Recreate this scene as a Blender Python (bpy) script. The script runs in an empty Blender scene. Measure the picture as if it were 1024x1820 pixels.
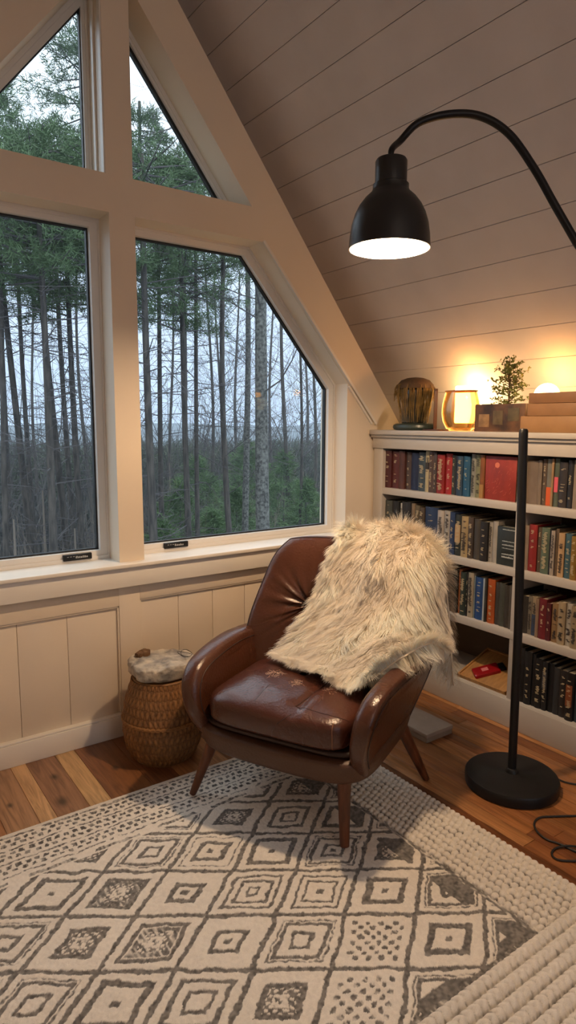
import bpy, bmesh, math, random
import numpy as np
from mathutils import Vector, Matrix
from mathutils.bvhtree import BVHTree
from mathutils.geometry import tessellate_polygon

random.seed(7)
rng = np.random.default_rng(11)
scene = bpy.context.scene
COL = scene.collection
PI = math.pi

# ---------------------------------------------------------------- camera
F_PX, PITCH, ROLL, YAW, CAM_H = 1159.2, 0.13596, 0.004814, 0.6199, 1.32
fw = Vector((math.sin(YAW) * math.cos(PITCH), math.cos(YAW) * math.cos(PITCH), -math.sin(PITCH)))
rt0 = Vector((math.cos(YAW), -math.sin(YAW), 0))
up0 = rt0.cross(fw)
rt = rt0 * math.cos(ROLL) + up0 * math.sin(ROLL)
up = -rt0 * math.sin(ROLL) + up0 * math.cos(ROLL)
cam_data = bpy.data.cameras.new('camera')
cam = bpy.data.objects.new('camera', cam_data)
COL.objects.link(cam)
m = Matrix((rt, up, -fw)).transposed().to_4x4()
m.translation = (0, 0, CAM_H)
cam.matrix_world = m
cam_data.sensor_fit = 'VERTICAL'
cam_data.sensor_height = 36
cam_data.lens = F_PX / 1820 * 36
cam_data.clip_start = 0.02
cam_data.clip_end = 300
scene.camera = cam

# ---------------------------------------------------------------- light and exposure
vs = scene.view_settings
vs.view_transform = 'Standard'
vs.look = 'None'
vs.gamma = 1
vs.use_curve_mapping = False
vs.exposure = 0.0

world = bpy.data.worlds.new('overcast_sky')
scene.world = world
world.use_nodes = True
wn = world.node_tree
wn.nodes.clear()
w_out = wn.nodes.new('ShaderNodeOutputWorld')
w_bg = wn.nodes.new('ShaderNodeBackground')
w_tc = wn.nodes.new('ShaderNodeTexCoord')
w_sep = wn.nodes.new('ShaderNodeSeparateXYZ')
w_ramp = wn.nodes.new('ShaderNodeValToRGB')
w_noise = wn.nodes.new('ShaderNodeTexNoise')
w_mix = wn.nodes.new('ShaderNodeMixRGB')
wn.links.new(w_tc.outputs['Generated'], w_sep.inputs[0])
wn.links.new(w_sep.outputs['Z'], w_ramp.inputs[0])
wn.links.new(w_tc.outputs['Generated'], w_noise.inputs['Vector'])
w_noise.inputs['Scale'].default_value = 3.0
w_ramp.color_ramp.elements[0].position = 0.0
w_ramp.color_ramp.elements[0].color = (0.21, 0.26, 0.355, 1)
w_ramp.color_ramp.elements[1].position = 1.0
w_ramp.color_ramp.elements[1].color = (0.86, 0.94, 1.0, 1)
for p_, c_ in ((0.16, (0.30, 0.355, 0.46, 1)), (0.38, (0.50, 0.55, 0.62, 1)), (0.55, (0.60, 0.66, 0.74, 1))):
    e_ = w_ramp.color_ramp.elements.new(p_); e_.color = c_
w_mix.blend_type = 'MULTIPLY'
w_mix.inputs[0].default_value = 0.18
wn.links.new(w_ramp.outputs[0], w_mix.inputs[1])
wn.links.new(w_noise.outputs[0], w_mix.inputs[2])
wn.links.new(w_mix.outputs[0], w_bg.inputs['Color'])
wn.links.new(w_bg.outputs[0], w_out.inputs['Surface'])
w_bg.inputs['Strength'].default_value = 3.9

def add_light(name, kind, loc, energy, color, size=0.03, rot=None, **kw):
    l = bpy.data.lights.new(name, kind)
    l.energy = energy
    l.color = color
    if kind == 'AREA':
        l.size = size
    else:
        l.shadow_soft_size = size
    for k, v in kw.items():
        setattr(l, k, v)
    o = bpy.data.objects.new(name, l)
    o.location = loc
    if rot: o.rotation_euler = rot
    COL.objects.link(o)
    return o

WARM = (1.0, 0.62, 0.30)
# fill light added under the ridge behind the viewer, no lamp modelled
add_light('room_fill_light', 'POINT', (0.55, -1.0, 2.35), 17, (1.0, 0.80, 0.62), 0.22)
SHADE_C = Vector((1.4497, 1.5085, 1.8434))     # centre of the arc lamp's shade opening
LAMP_W, GLOW_A, GLOW_B = 58, 1.3, 1.2

# ---------------------------------------------------------------- helpers
def srgb(c):
    return tuple(((v / 255) / 12.92 if v / 255 <= 0.04045 else ((v / 255 + 0.055) / 1.055) ** 2.4) for v in c)

MATS = {}
def mat(name, color, rough=0.6, metal=0.0, spec=0.5, noise=0.0, scale=20, bump=0.0, bscale=None, stretch=None,
        color2=None, emit=None, emit_s=0, attr=None, coat=0.0, sheen=0.0, detail=6, rough2=None, sss=0):
    if name in MATS: return MATS[name]
    m = bpy.data.materials.new(name)
    m.use_nodes = True
    nt = m.node_tree
    b = nt.nodes['Principled BSDF']
    b.inputs['Base Color'].default_value = (*color, 1)
    b.inputs['Roughness'].default_value = rough
    b.inputs['Metallic'].default_value = metal
    b.inputs['Specular IOR Level'].default_value = spec
    b.inputs['Coat Weight'].default_value = coat
    b.inputs['Sheen Weight'].default_value = sheen
    if sss:
        b.inputs['Subsurface Weight'].default_value = sss
        b.inputs['Subsurface Radius'].default_value = (0.02, 0.012, 0.008)
    if emit:
        b.inputs['Emission Color'].default_value = (*emit, 1)
        b.inputs['Emission Strength'].default_value = emit_s
    tc = nt.nodes.new('ShaderNodeTexCoord')
    mp = nt.nodes.new('ShaderNodeMapping')
    nt.links.new(tc.outputs['Object'], mp.inputs[0])
    if stretch: mp.inputs['Scale'].default_value = stretch
    base = None
    if attr:
        at = nt.nodes.new('ShaderNodeAttribute')
        at.attribute_name = attr
        base = at.outputs['Color']
    if noise or color2 or rough2 is not None:
        n = nt.nodes.new('ShaderNodeTexNoise')
        n.inputs['Scale'].default_value = scale
        n.inputs['Detail'].default_value = detail
        nt.links.new(mp.outputs[0], n.inputs['Vector'])
        r = nt.nodes.new('ShaderNodeValToRGB')
        r.color_ramp.elements[0].position = 0.36
        r.color_ramp.elements[1].position = 0.66
        nt.links.new(n.outputs[0], r.inputs[0])
        if rough2 is not None:
            mr = nt.nodes.new('ShaderNodeMapRange')
            mr.inputs[3].default_value = rough
            mr.inputs[4].default_value = rough2
            nt.links.new(r.outputs[0], mr.inputs[0])
            nt.links.new(mr.outputs[0], b.inputs['Roughness'])
        if color2 is None: color2 = tuple(c * (1 - noise) for c in color)
        if attr:
            mx = nt.nodes.new('ShaderNodeMixRGB')
            mx.blend_type = 'MULTIPLY'
            mx.inputs[0].default_value = 1
            r.color_ramp.elements[0].color = (1 - noise,) * 3 + (1,)
            nt.links.new(base, mx.inputs[1]); nt.links.new(r.outputs[0], mx.inputs[2])
            base = mx.outputs[0]
        else:
            mx = nt.nodes.new('ShaderNodeMixRGB')
            nt.links.new(r.outputs[0], mx.inputs[0])
            mx.inputs[1].default_value = (*color2, 1)
            mx.inputs[2].default_value = (*color, 1)
            base = mx.outputs[0]
    if base: nt.links.new(base, b.inputs['Base Color'])
    if bump:
        n2 = nt.nodes.new('ShaderNodeTexNoise')
        n2.inputs['Scale'].default_value = bscale or scale * 3
        n2.inputs['Detail'].default_value = 5
        nt.links.new(mp.outputs[0], n2.inputs['Vector'])
        bp = nt.nodes.new('ShaderNodeBump')
        bp.inputs['Strength'].default_value = bump
        bp.inputs['Distance'].default_value = 0.004
        nt.links.new(n2.outputs[0], bp.inputs['Height'])
        nt.links.new(bp.outputs[0], b.inputs['Normal'])
    MATS[name] = m
    return m

def glass_mat(name, tint=(1, 1, 1), refl=0.08, rough=0.0):
    if name in MATS: return MATS[name]
    m = bpy.data.materials.new(name)
    m.use_nodes = True
    nt = m.node_tree
    nt.nodes.clear()
    o = nt.nodes.new('ShaderNodeOutputMaterial')
    t = nt.nodes.new('ShaderNodeBsdfTransparent')
    t.inputs[0].default_value = (*tint, 1)
    g = nt.nodes.new('ShaderNodeBsdfGlossy')
    g.inputs['Roughness'].default_value = rough
    fr = nt.nodes.new('ShaderNodeFresnel')
    fr.inputs['IOR'].default_value = 1.45
    mul = nt.nodes.new('ShaderNodeMath'); mul.operation = 'MULTIPLY'
    mul.inputs[1].default_value = refl / 0.04
    nt.links.new(fr.outputs[0], mul.inputs[0])
    mx = nt.nodes.new('ShaderNodeMixShader')
    nt.links.new(mul.outputs[0], mx.inputs[0])
    nt.links.new(t.outputs[0], mx.inputs[1]); nt.links.new(g.outputs[0], mx.inputs[2])
    nt.links.new(mx.outputs[0], o.inputs[0])
    MATS[name] = m
    return m

def emit_mat(name, color, s):
    m = bpy.data.materials.new(name); m.use_nodes = True
    nt = m.node_tree; nt.nodes.clear()
    o = nt.nodes.new('ShaderNodeOutputMaterial'); e = nt.nodes.new('ShaderNodeEmission')
    e.inputs[0].default_value = (*color, 1); e.inputs[1].default_value = s
    nt.links.new(e.outputs[0], o.inputs[0])
    MATS[name] = m
    return m

def link(o, parent=None):
    COL.objects.link(o)
    if parent is not None: o.parent = parent
    return o

def thing(name, label, cat, loc=(0, 0, 0), rz=0.0, group=None, kind=None):
    o = bpy.data.objects.new(name, None)
    o.empty_display_size = 0.05
    o.location = loc
    o.rotation_euler = (0, 0, rz)
    link(o)
    tag(o, label, cat, group, kind)
    return o

def tag(o, label=None, cat=None, group=None, kind=None):
    if label: o['label'] = label
    if cat: o['category'] = cat
    if group: o['group'] = group
    if kind: o['kind'] = kind
    return o

class MB:
    """collects geometry for ONE mesh object"""
    def __init__(s, off=(0, 0, 0)):
        s.v = []; s.f = []; s.off = Vector(off); s.c = []
    def add(s, vs, fs, col=None):
        n = len(s.v)
        s.v += [Vector(p) - s.off for p in vs]
        s.f += [tuple(i + n for i in f) for f in fs]
        s.c += [col] * len(fs)
        return s
    def box(s, x0, x1, y0, y1, z0, z1, bev=0.0, col=None):
        if bev <= 0:
            vs = [(x, y, z) for z in (z0, z1) for y in (y0, y1) for x in (x0, x1)]
            fs = [(0, 2, 3, 1), (4, 5, 7, 6), (0, 1, 5, 4), (2, 6, 7, 3), (0, 4, 6, 2), (1, 3, 7, 5)]
            return s.add(vs, fs, col)
        bm = bmesh.new()
        r = bmesh.ops.create_cube(bm, size=1)
        for v in bm.verts:
            v.co = Vector(((x0 + x1) / 2 + v.co.x * (x1 - x0), (y0 + y1) / 2 + v.co.y * (y1 - y0), (z0 + z1) / 2 + v.co.z * (z1 - z0)))
        bmesh.ops.bevel(bm, geom=bm.edges[:], offset=bev, segments=2, affect='EDGES', profile=0.5)
        s.bm(bm, col)
        return s
    def bm(s, bm, col=None):
        bm.verts.index_update()
        s.add([v.co.copy() for v in bm.verts], [tuple(v.index for v in f.verts) for f in bm.faces], col)
        bm.free()
    def tube(s, pts, r, seg=8, cap=True, col=None):
        pts = [Vector(p) for p in pts]
        n = len(pts)
        rs = r if hasattr(r, '__len__') else [r] * n
        vs = []; fs = []
        t0 = (pts[1] - pts[0]).normalized()
        nrm = t0.orthogonal().normalized()
        for i, p in enumerate(pts):
            t = (pts[min(i + 1, n - 1)] - pts[max(i - 1, 0)]).normalized()
            nrm = (nrm - t * nrm.dot(t))
            nrm = nrm.normalized() if nrm.length > 1e-6 else t.orthogonal().normalized()
            bn = t.cross(nrm)
            for k in range(seg):
                a = 2 * PI * k / seg
                vs.append(p + (nrm * math.cos(a) + bn * math.sin(a)) * rs[i])
        for i in range(n - 1):
            for k in range(seg):
                k2 = (k + 1) % seg
                fs.append((i * seg + k, i * seg + k2, (i + 1) * seg + k2, (i + 1) * seg + k))
        if cap:
            fs.append(tuple(range(seg - 1, -1, -1)))
            fs.append(tuple((n - 1) * seg + k for k in range(seg)))
        return s.add(vs, fs, col)
    def lathe(s, prof, c=(0, 0, 0), seg=48, cap=True, sx=1, sy=1, col=None):
        vs = []; fs = []
        for r, z in prof:
            for k in range(seg):
                a = 2 * PI * k / seg
                vs.append((c[0] + r * sx * math.cos(a), c[1] + r * sy * math.sin(a), c[2] + z))
        for i in range(len(prof) - 1):
            for k in range(seg):
                k2 = (k + 1) % seg
                fs.append((i * seg + k, i * seg + k2, (i + 1) * seg + k2, (i + 1) * seg + k))
        if cap:
            fs.append(tuple(range(seg - 1, -1, -1)))
            fs.append(tuple((len(prof) - 1) * seg + k for k in range(seg)))
        return s.add(vs, fs, col)
    def prism(s, outer, y0, y1, holes=(), col=None):
        """polygon in XZ extruded along Y, with holes"""
        loops = [list(outer)] + [list(h) for h in holes]
        flat = [p for l in loops for p in l]
        tri = tessellate_polygon([[Vector((p[0], p[1], 0)) for p in l] for l in loops])
        n = len(flat)
        vs = [(p[0], y0, p[1]) for p in flat] + [(p[0], y1, p[1]) for p in flat]
        fs = [tuple(t) for t in tri] + [tuple(i + n for i in t[::-1]) for t in tri]
        st = 0
        for l in loops:
            k = len(l)
            for i in range(k):
                a, b = st + i, st + (i + 1) % k
                fs.append((a, b, b + n, a + n))
            st += k
        return s.add(vs, fs, col)
    def build(s, name, material, parent=None, smooth=True, angle=35, recalc=True):
        me = bpy.data.meshes.new(name)
        me.from_pydata([tuple(v) for v in s.v], [], s.f)
        if recalc:
            bm = bmesh.new(); bm.from_mesh(me)
            bmesh.ops.recalc_face_normals(bm, faces=bm.faces[:])
            bm.to_mesh(me); bm.free()
        if any(c is not None for c in s.c):
            at = me.color_attributes.new('col', 'FLOAT_COLOR', 'CORNER')
            arr = []
            for f, c in zip(s.f, s.c):
                arr += [*(c or (1, 1, 1)), 1] * len(f)
            at.data.foreach_set('color', arr)
        if smooth:
            me.polygons.foreach_set('use_smooth', [True] * len(me.polygons))
            me.set_sharp_from_angle(angle=math.radians(angle))
        me.materials.append(material)
        o = bpy.data.objects.new(name, me)
        return link(o, parent)

def np_mesh(name, V, F, material, parent=None, colors=None, smooth=True):
    """V (n,3), F (m,k) numpy -> one mesh object; colors per vertex"""
    me = bpy.data.meshes.new(name)
    n, (mm, k) = len(V), F.shape
    me.vertices.add(n); me.vertices.foreach_set('co', np.ascontiguousarray(V, dtype=np.float32).ravel())
    me.loops.add(mm * k); me.loops.foreach_set('vertex_index', np.ascontiguousarray(F, dtype=np.int32).ravel())
    me.polygons.add(mm)
    me.polygons.foreach_set('loop_start', np.arange(0, mm * k, k, dtype=np.int32))
    me.polygons.foreach_set('loop_total', np.full(mm, k, dtype=np.int32))
    me.polygons.foreach_set('use_smooth', np.full(mm, smooth))
    if colors is not None:
        at = me.color_attributes.new('col', 'FLOAT_COLOR', 'POINT')
        c4 = np.ones((n, 4), dtype=np.float32); c4[:, :3] = colors
        at.data.foreach_set('color', c4.ravel())
    me.update(); me.validate()
    me.materials.append(material)
    o = bpy.data.objects.new(name, me)
    return link(o, parent)

def grid_faces(nu, nv, closed_u=False):
    """vertex index = v*nu + u"""
    u = np.arange(nu if closed_u else nu - 1); v = np.arange(nv - 1)
    U, W = np.meshgrid(u, v)
    U = U.ravel(); W = W.ravel(); U2 = (U + 1) % nu
    return np.stack([W * nu + U, W * nu + U2, (W + 1) * nu + U2, (W + 1) * nu + U], 1)

def catmull(P, n, closed=False):
    P = [np.array(p, float) for p in P]
    out = []
    N = len(P)
    segs = N if closed else N - 1
    for i in range(segs):
        if closed: p0, p1, p2, p3 = P[i - 1], P[i], P[(i + 1) % N], P[(i + 2) % N]
        else:
            p1, p2 = P[i], P[i + 1]
            p0 = P[i - 1] if i > 0 else 2 * p1 - p2
            p3 = P[i + 2] if i + 2 < N else 2 * p2 - p1
        for k in range(n):
            t = k / n
            out.append(0.5 * ((2 * p1) + (-p0 + p2) * t + (2 * p0 - 5 * p1 + 4 * p2 - p3) * t * t + (-p0 + 3 * p1 - 3 * p2 + p3) * t ** 3))
    if not closed: out.append(P[-1])
    return out

_N2 = rng.random((256, 256))
def vnoise(x, y):
    """smooth 2-D value noise 0..1"""
    xi = np.floor(x).astype(int); yi = np.floor(y).astype(int)
    fx = x - xi; fy = y - yi
    fx = fx * fx * (3 - 2 * fx); fy = fy * fy * (3 - 2 * fy)
    g = lambda a, b: _N2[a % 256, b % 256]
    return (g(xi, yi) * (1 - fx) + g(xi + 1, yi) * fx) * (1 - fy) + (g(xi, yi + 1) * (1 - fx) + g(xi + 1, yi + 1) * fx) * fy

# ---------------------------------------------------------------- materials
M_paint = mat('cream_wall_paint', srgb((228, 213, 192)), 0.45, noise=0.05, scale=3, bump=0.04, bscale=90)
M_trim = mat('white_trim_paint', srgb((232, 226, 216)), 0.35, noise=0.04, scale=5)
M_ceil = mat('white_ceiling_paint', srgb((212, 206, 206)), 0.6, noise=0.07, scale=5, bump=0.08, bscale=60)
M_sash = mat('white_window_frame', srgb((226, 222, 216)), 0.3)
M_gasket = mat('black_gasket', (0.012, 0.014, 0.016), 0.5)
M_black = mat('black_metal', (0.011, 0.011, 0.012), 0.42, metal=0.3, spec=0.4)
M_blackmark = mat('pale_mark', (0.45, 0.45, 0.43), 0.6)
M_pane = glass_mat('window_glass', (0.93, 0.97, 0.98), 0.003)

# ================================================================ THE ROOM
D = 2.542           # front face of the window wall's framing
YB = 2.72           # back face
XS = 2.365          # bookcase front
SL = 1.2816
RX, RZ = 0.97, 3.572
def ceil_z(x): return RZ - SL * abs(x - RX)
KN_R, KN_L = 2.75, -0.81
BACK_Y = -3.2

# floor: one mesh of planks running towards the window wall
bounds = [-0.85]
while bounds[-1] < 0.23: bounds.append(bounds[-1] + random.choice((0.09, 0.12, 0.14)))
bounds = bounds[:-1] + [0.30, 0.395, 0.50, 0.556, 0.667, 0.744, 0.90, 1.01, 1.10, 1.22]
while bounds[-1] < 2.82: bounds.append(bounds[-1] + random.choice((0.062, 0.075, 0.09)))
fl = MB()
woods = [(150, 104, 68), (134, 90, 58), (166, 120, 80), (122, 80, 50), (156, 110, 70), (178, 134, 92), (142, 98, 64)]
for i in range(len(bounds) - 1):
    x0, x1 = bounds[i], bounds[i + 1]
    y = BACK_Y - random.random()
    special = {0.395: (172, 134, 102), 0.50: (222, 182, 136), 0.556: (164, 124, 96), 0.667: (228, 190, 140), 0.744: (138, 92, 58), 0.90: (116, 74, 46)}
    while y < YB:
        L = random.uniform(0.7, 1.5)
        if x0 in special and y + L > 1.0: L = 4
        c = random.choice(woods)
        if x0 in special: c = special[x0]
        elif x0 > 1.2: c = (c[0] * 0.97, c[1] * 0.9, c[2] * 0.80)
        k = random.uniform(0.9, 1.07)
        y1 = min(y + L, YB)
        fl.box(x0 + 0.0006, x1 - 0.0006, max(y, BACK_Y) + 0.0006, y1 - 0.0006, -0.02, 0.0, 0.0009, srgb([min(255, v * k) for v in c]))
        y += L
fl.box(-0.85, 2.85, BACK_Y, YB, -0.05, -0.018, 0, (0.03, 0.02, 0.012))
M_floor = bpy.data.materials.new('hardwood_planks')
M_floor.use_nodes = True
nt = M_floor.node_tree; bs = nt.nodes['Principled BSDF']
at = nt.nodes.new('ShaderNodeAttribute'); at.attribute_name = 'col'
tc = nt.nodes.new('ShaderNodeTexCoord')
mp = nt.nodes.new('ShaderNodeMapping'); mp.inputs['Scale'].default_value = (14, 1.1, 1)
nt.links.new(tc.outputs['Object'], mp.inputs[0])
gn = nt.nodes.new('ShaderNodeTexNoise'); gn.inputs['Scale'].default_value = 3.2; gn.inputs['Detail'].default_value = 9; gn.inputs['Distortion'].default_value = 1.6
nt.links.new(mp.outputs[0], gn.inputs['Vector'])
gr = nt.nodes.new('ShaderNodeValToRGB')
gr.color_ramp.elements[0].position = 0.32; gr.color_ramp.elements[0].color = (0.50, 0.44, 0.40, 1)
gr.color_ramp.elements[1].position = 0.62; gr.color_ramp.elements[1].color = (1.1, 1.08, 1.06, 1)
nt.links.new(gn.outputs[0], gr.inputs[0])
mx = nt.nodes.new('ShaderNodeMixRGB'); mx.blend_type = 'MULTIPLY'; mx.inputs[0].default_value = 0.85
nt.links.new(at.outputs['Color'], mx.inputs[1]); nt.links.new(gr.outputs[0], mx.inputs[2])
# knots: dark rings in the wood at fixed spots
prev = mx.outputs[0]
for kx, ky, kr in ((0.595, 2.19, 0.016), (0.62, 2.37, 0.010), (0.83, 2.30, 0.009), (0.44, 2.27, 0.007)):
    d1 = nt.nodes.new('ShaderNodeVectorMath'); d1.operation = 'DISTANCE'
    m2 = nt.nodes.new('ShaderNodeMapping'); m2.inputs['Scale'].default_value = (1, 0.6, 0)
    nt.links.new(tc.outputs['Object'], m2.inputs[0]); nt.links.new(m2.outputs[0], d1.inputs[0])
    d1.inputs[1].default_value = (kx, ky * 0.6, 0)
    mr = nt.nodes.new('ShaderNodeMapRange'); mr.inputs[1].default_value = kr * 0.4; mr.inputs[2].default_value = kr * 1.9; mr.inputs[3].default_value = 0.85; mr.inputs[4].default_value = 0
    nt.links.new(d1.outputs['Value'], mr.inputs[0])
    km = nt.nodes.new('ShaderNodeMixRGB'); nt.links.new(mr.outputs[0], km.inputs[0]); nt.links.new(prev, km.inputs[1])
    km.inputs[2].default_value = (0.035, 0.02, 0.012, 1)
    prev = km.outputs[0]
nt.links.new(prev, bs.inputs['Base Color'])
bs.inputs['Roughness'].default_value = 0.38
bp = nt.nodes.new('ShaderNodeBump'); bp.inputs['Strength'].default_value = 0.12; bp.inputs['Distance'].default_value = 0.002
nt.links.new(gn.outputs[0], bp.inputs['Height']); nt.links.new(bp.outputs[0], bs.inputs['Normal'])
tag(fl.build('floor', M_floor), kind='structure')

def inset(poly, d):
    n = len(poly); out = []
    A = sum(poly[i][0] * poly[(i + 1) % n][1] - poly[(i + 1) % n][0] * poly[i][1] for i in range(n))
    sg = 1 if A > 0 else -1
    ds = d if hasattr(d, '__len__') else [d] * n
    lines = []
    for i in range(n):
        p, q = Vector(poly[i]), Vector(poly[(i + 1) % n])
        t = (q - p).normalized(); nn = Vector((-t.y, t.x)) * sg
        lines.append((p + nn * ds[i], t))
    for i in range(n):
        (p, t), (q, s_) = lines[i - 1], lines[i]
        den = t.x * s_.y - t.y * s_.x
        k = ((q.x - p.x) * s_.y - (q.y - p.y) * s_.x) / den
        out.append(tuple(p + t * k))
    return out

# window wall: thick framed gable with four openings
SILL = 0.745
LRo = [(1.073, SILL), (2.19, SILL), (2.19, 1.517), (1.669, 2.117), (1.069, 2.117)]
LLo = [(-0.16, SILL), (0.965, SILL), (0.965, 2.117), (0.37, 2.117), (-0.16, 1.517)]
URo = [(1.065, 2.256), (1.613, 2.256), (1.065, 2.951)]
ULo = [(0.957, 2.256), (0.957, 2.985), (0.375, 2.256)]
def rake(zz): return 1.269 + (2.961 - zz) / 1.2816       # outer edge of the rake framing, right side
wg = MB()
body = [(KN_L, 0.60), (2.40, 0.60), (2.40, 1.31), (2.463, 1.43), (0.97, 3.344), (-0.523, 1.43), (KN_L, 1.07)]
wg.prism(body, D + 0.014, YB, [LRo, LLo, URo, ULo])
# proud boards: mullion, cross rail and rakes (one front skin)
skin = [(0.965, SILL), (1.073, SILL), (1.069, 2.117), (1.669, 2.117), (2.373, 1.312), (2.463, 1.43), (0.97, 3.344), (-0.523, 1.43), (-0.335, 1.312), (0.37, 2.117), (0.965, 2.117)]
wg.prism(skin, D, D + 0.014, [URo, ULo])
# panelled lower wall
wg.box(KN_L, 2.40, D + 0.02, YB, 0.0, 0.605)
tag(wg.build('wall_front', M_paint, smooth=False), kind='structure')
# plain gable behind and past the ends of the framing
Z0 = ceil_z(KN_R)
bk = MB()
bk.prism([(KN_L, 0), (KN_R, 0), (KN_R, ceil_z(KN_R) + 0.03), (RX, RZ + 0.03), (KN_L, ceil_z(KN_L) + 0.03)], YB, YB + 0.10,
         [inset(LRo, -0.04), inset(LLo, -0.04), inset(URo, -0.028), inset(ULo, -0.028)])
tag(bk.build('wall_gable', M_paint, smooth=False), kind='structure')

# wainscot beadboard, stiles, rails
bead = MB()
def bead_panel(x0, x1, z0, z1, first):
    xs = [x0] + [x for x in first if x0 + 0.01 < x < x1 - 0.01] + [x1]
    for a, b in zip(xs[:-1], xs[1:]):
        bead.box(a + 0.0008, b - 0.0008, D + 0.014, D + 0.022, z0, z1, 0.0015)
bead_panel(-0.80, 0.957, 0.09, 0.575, [-0.35, -0.1, 0.14, 0.38, 0.555, 0.745])
bead_panel(1.049, 2.38, 0.09, 0.60, [1.232, 1.403, 1.575, 1.75, 1.92, 2.09, 2.26])
for sx0, sx1 in ((0.957, 1.049), (-0.8, -0.15), (2.30, 2.40)):
    bead.box(sx0, sx1, D, D + 0.02, 0.09, 0.655, 0.0015)
bead.box(-0.8, 0.957, D, D + 0.02, 0.563, 0.655, 0.0015)
bead.box(1.049, 2.40, D, D + 0.02, 0.580, 0.655, 0.0015)
tag(bead.build('trim_1', M_paint), kind='structure')
# thin inner moulding of the panels
mo = MB()
for x0, x1, z0, z1 in ((-0.1, 0.957, 0.10, 0.563), (1.049, 2.30, 0.10, 0.58)):
    mo.box(x0, x1, D + 0.004, D + 0.016, z1 - 0.008, z1, 0.002)
    mo.box(x1 - 0.007, x1, D + 0.004, D + 0.016, z0, z1, 0.002)
    mo.box(x0, x0 + 0.007, D + 0.004, D + 0.016, z0, z1, 0.002)
tag(mo.build('trim_2', M_paint), kind='structure')
# sill and apron
sm = MB()
sm.box(KN_L, 2.36, D - 0.052, D + 0.115, SILL - 0.014, SILL + 0.002, 0.004)
sm.box(KN_L, 2.355, D - 0.034, D + 0.01, 0.648, SILL - 0.014, 0.003)
tag(sm.build('trim_3', M_trim), kind='structure')
bb = MB()
bb.box(KN_L, 2.36, D - 0.014, D + 0.03, 0.0, 0.088, 0.002)
bb.box(KN_L, 2.36, D - 0.010, D + 0.03, 0.088, 0.097, 0.003)
tag(bb.build('baseboard_front', M_trim), kind='structure')
# rake moulding, standing slightly proud along the inner edge of the board
def strip_xz(mb, p, q, w, y0, y1):
    p = Vector((p[0], 0, p[1])); q = Vector((q[0], 0, q[1])); t = (q - p).normalized(); n = Vector((t.z, 0, -t.x)) * w
    pts = [p, q, q + n, p + n]
    mb.add([(a.x, y0, a.z) for a in pts] + [(a.x, y1, a.z) for a in pts], [(0, 1, 2, 3), (7, 6, 5, 4), (0, 4, 5, 1), (1, 5, 6, 2), (2, 6, 7, 3), (3, 7, 4, 0)])
rm = MB()
strip_xz(rm, (2.373, 1.312), (1.669, 2.117), 0.012, D - 0.006, D + 0.003)
strip_xz(rm, (2.352, 1.314), (2.19, 1.50), 0.010, D + 0.002, D + 0.012)
tag(rm.build('trim_4', M_trim, smooth=False), kind='structure')

# windows -------------------------------------------------
def make_window(n, hole, label, sash_y, glass_y, jamb, sash, handle=None, gask=0.007):
    t = thing('window_%d' % n, label, 'window', (hole[0][0], D, hole[0][1]), kind='structure')
    off = t.location
    j = MB(off)
    inner = inset(hole, jamb)
    j.prism(hole, sash_y - 0.002, (YB + 0.02 if sash_y > 0 else BACK_Y - 0.09), [inner]); j.build('window_frame', M_sash, t, smooth=False)
    s_ = MB(off); i2 = inset(inner, sash)
    s_.prism(inner, sash_y + 0.004, glass_y + 0.02, [i2]); s_.build('sash', M_sash, t, smooth=False)
    g_ = MB(off); i3 = inset(i2, gask)
    g_.prism(i2, glass_y - 0.008, glass_y + 0.012, [i3]); g_.build('gasket', M_gasket, t, smooth=False)
    p_ = MB(off); p_.prism(inset(i2, 0.002), glass_y, glass_y + 0.005); p_.build('window_pane', M_pane, t, smooth=False)
    if handle:
        hx, hz, tl = handle
        h = MB(off); h.box(hx, hx + 0.118, sash_y - 0.010, sash_y + 0.005, hz - 0.013, hz + 0.013, 0.003)
        ho = h.build('handle', M_black, t)
        k = MB(off)
        x = hx + 0.05
        for i in range(7):
            w = random.uniform(0.003, 0.006)
            k.box(x, x + w, sash_y - 0.0106, sash_y - 0.010, hz - 0.004, hz + random.uniform(0.002, 0.006)); x += w + 0.0022
        for i in range(4):
            k.box(hx + 0.015 + i * 0.012, hx + 0.022 + i * 0.012, sash_y - 0.0106, sash_y - 0.010, hz + 0.003, hz + 0.005)
        k.build('handle_mark', M_blackmark, ho)
    return t
W_LL = make_window(1, LLo, 'lower left casement window with black handle, beside the wide mullion', 2.655, 2.69, [0.018, 0.008, 0.014, 0.008, 0.008], [0.022, 0.030, 0.02, 0.02, 0.02], (0.768, 0.768, 0))
W_LR = make_window(2, LRo, 'lower right window with clipped corner above the leather armchair', 2.655, 2.69, [0.018, 0.008, 0.010, 0.010, 0.008], [0.022, 0.030, 0.034, 0.026, 0.03], (1.213, 0.772, 1))
W_UL = make_window(3, ULo, 'upper left triangular window near the ridge', 2.685, 2.71, [0.01, 0.016, 0.016], [0.014, 0.022, 0.02], gask=0.004)
FILL_WINDOWS = [make_window(5 + i_, h_, 'added rear gable window giving daylight fill behind the viewer', BACK_Y - 0.05, BACK_Y - 0.07, 0.01, 0.03) for i_, h_ in enumerate((LRo, LLo, URo, ULo))]  # unseen rear windows, added to bring fill daylight into the room
W_UR = make_window(4, URo, 'upper right triangular window under the right slope', 2.685, 2.71, [0.005, 0.016, 0.01], [0.008, 0.010, 0.012], gask=0.012)
cg = MB(); cg.box(0.952, 0.957, D + 0.004, D + 0.03, 2.257, 2.95); cg.box(0.950, 0.9565, 2.62, 2.64, 2.257, 2.93)
tag(cg.build('trim_5', M_trim, smooth=False), kind='structure')

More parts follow.
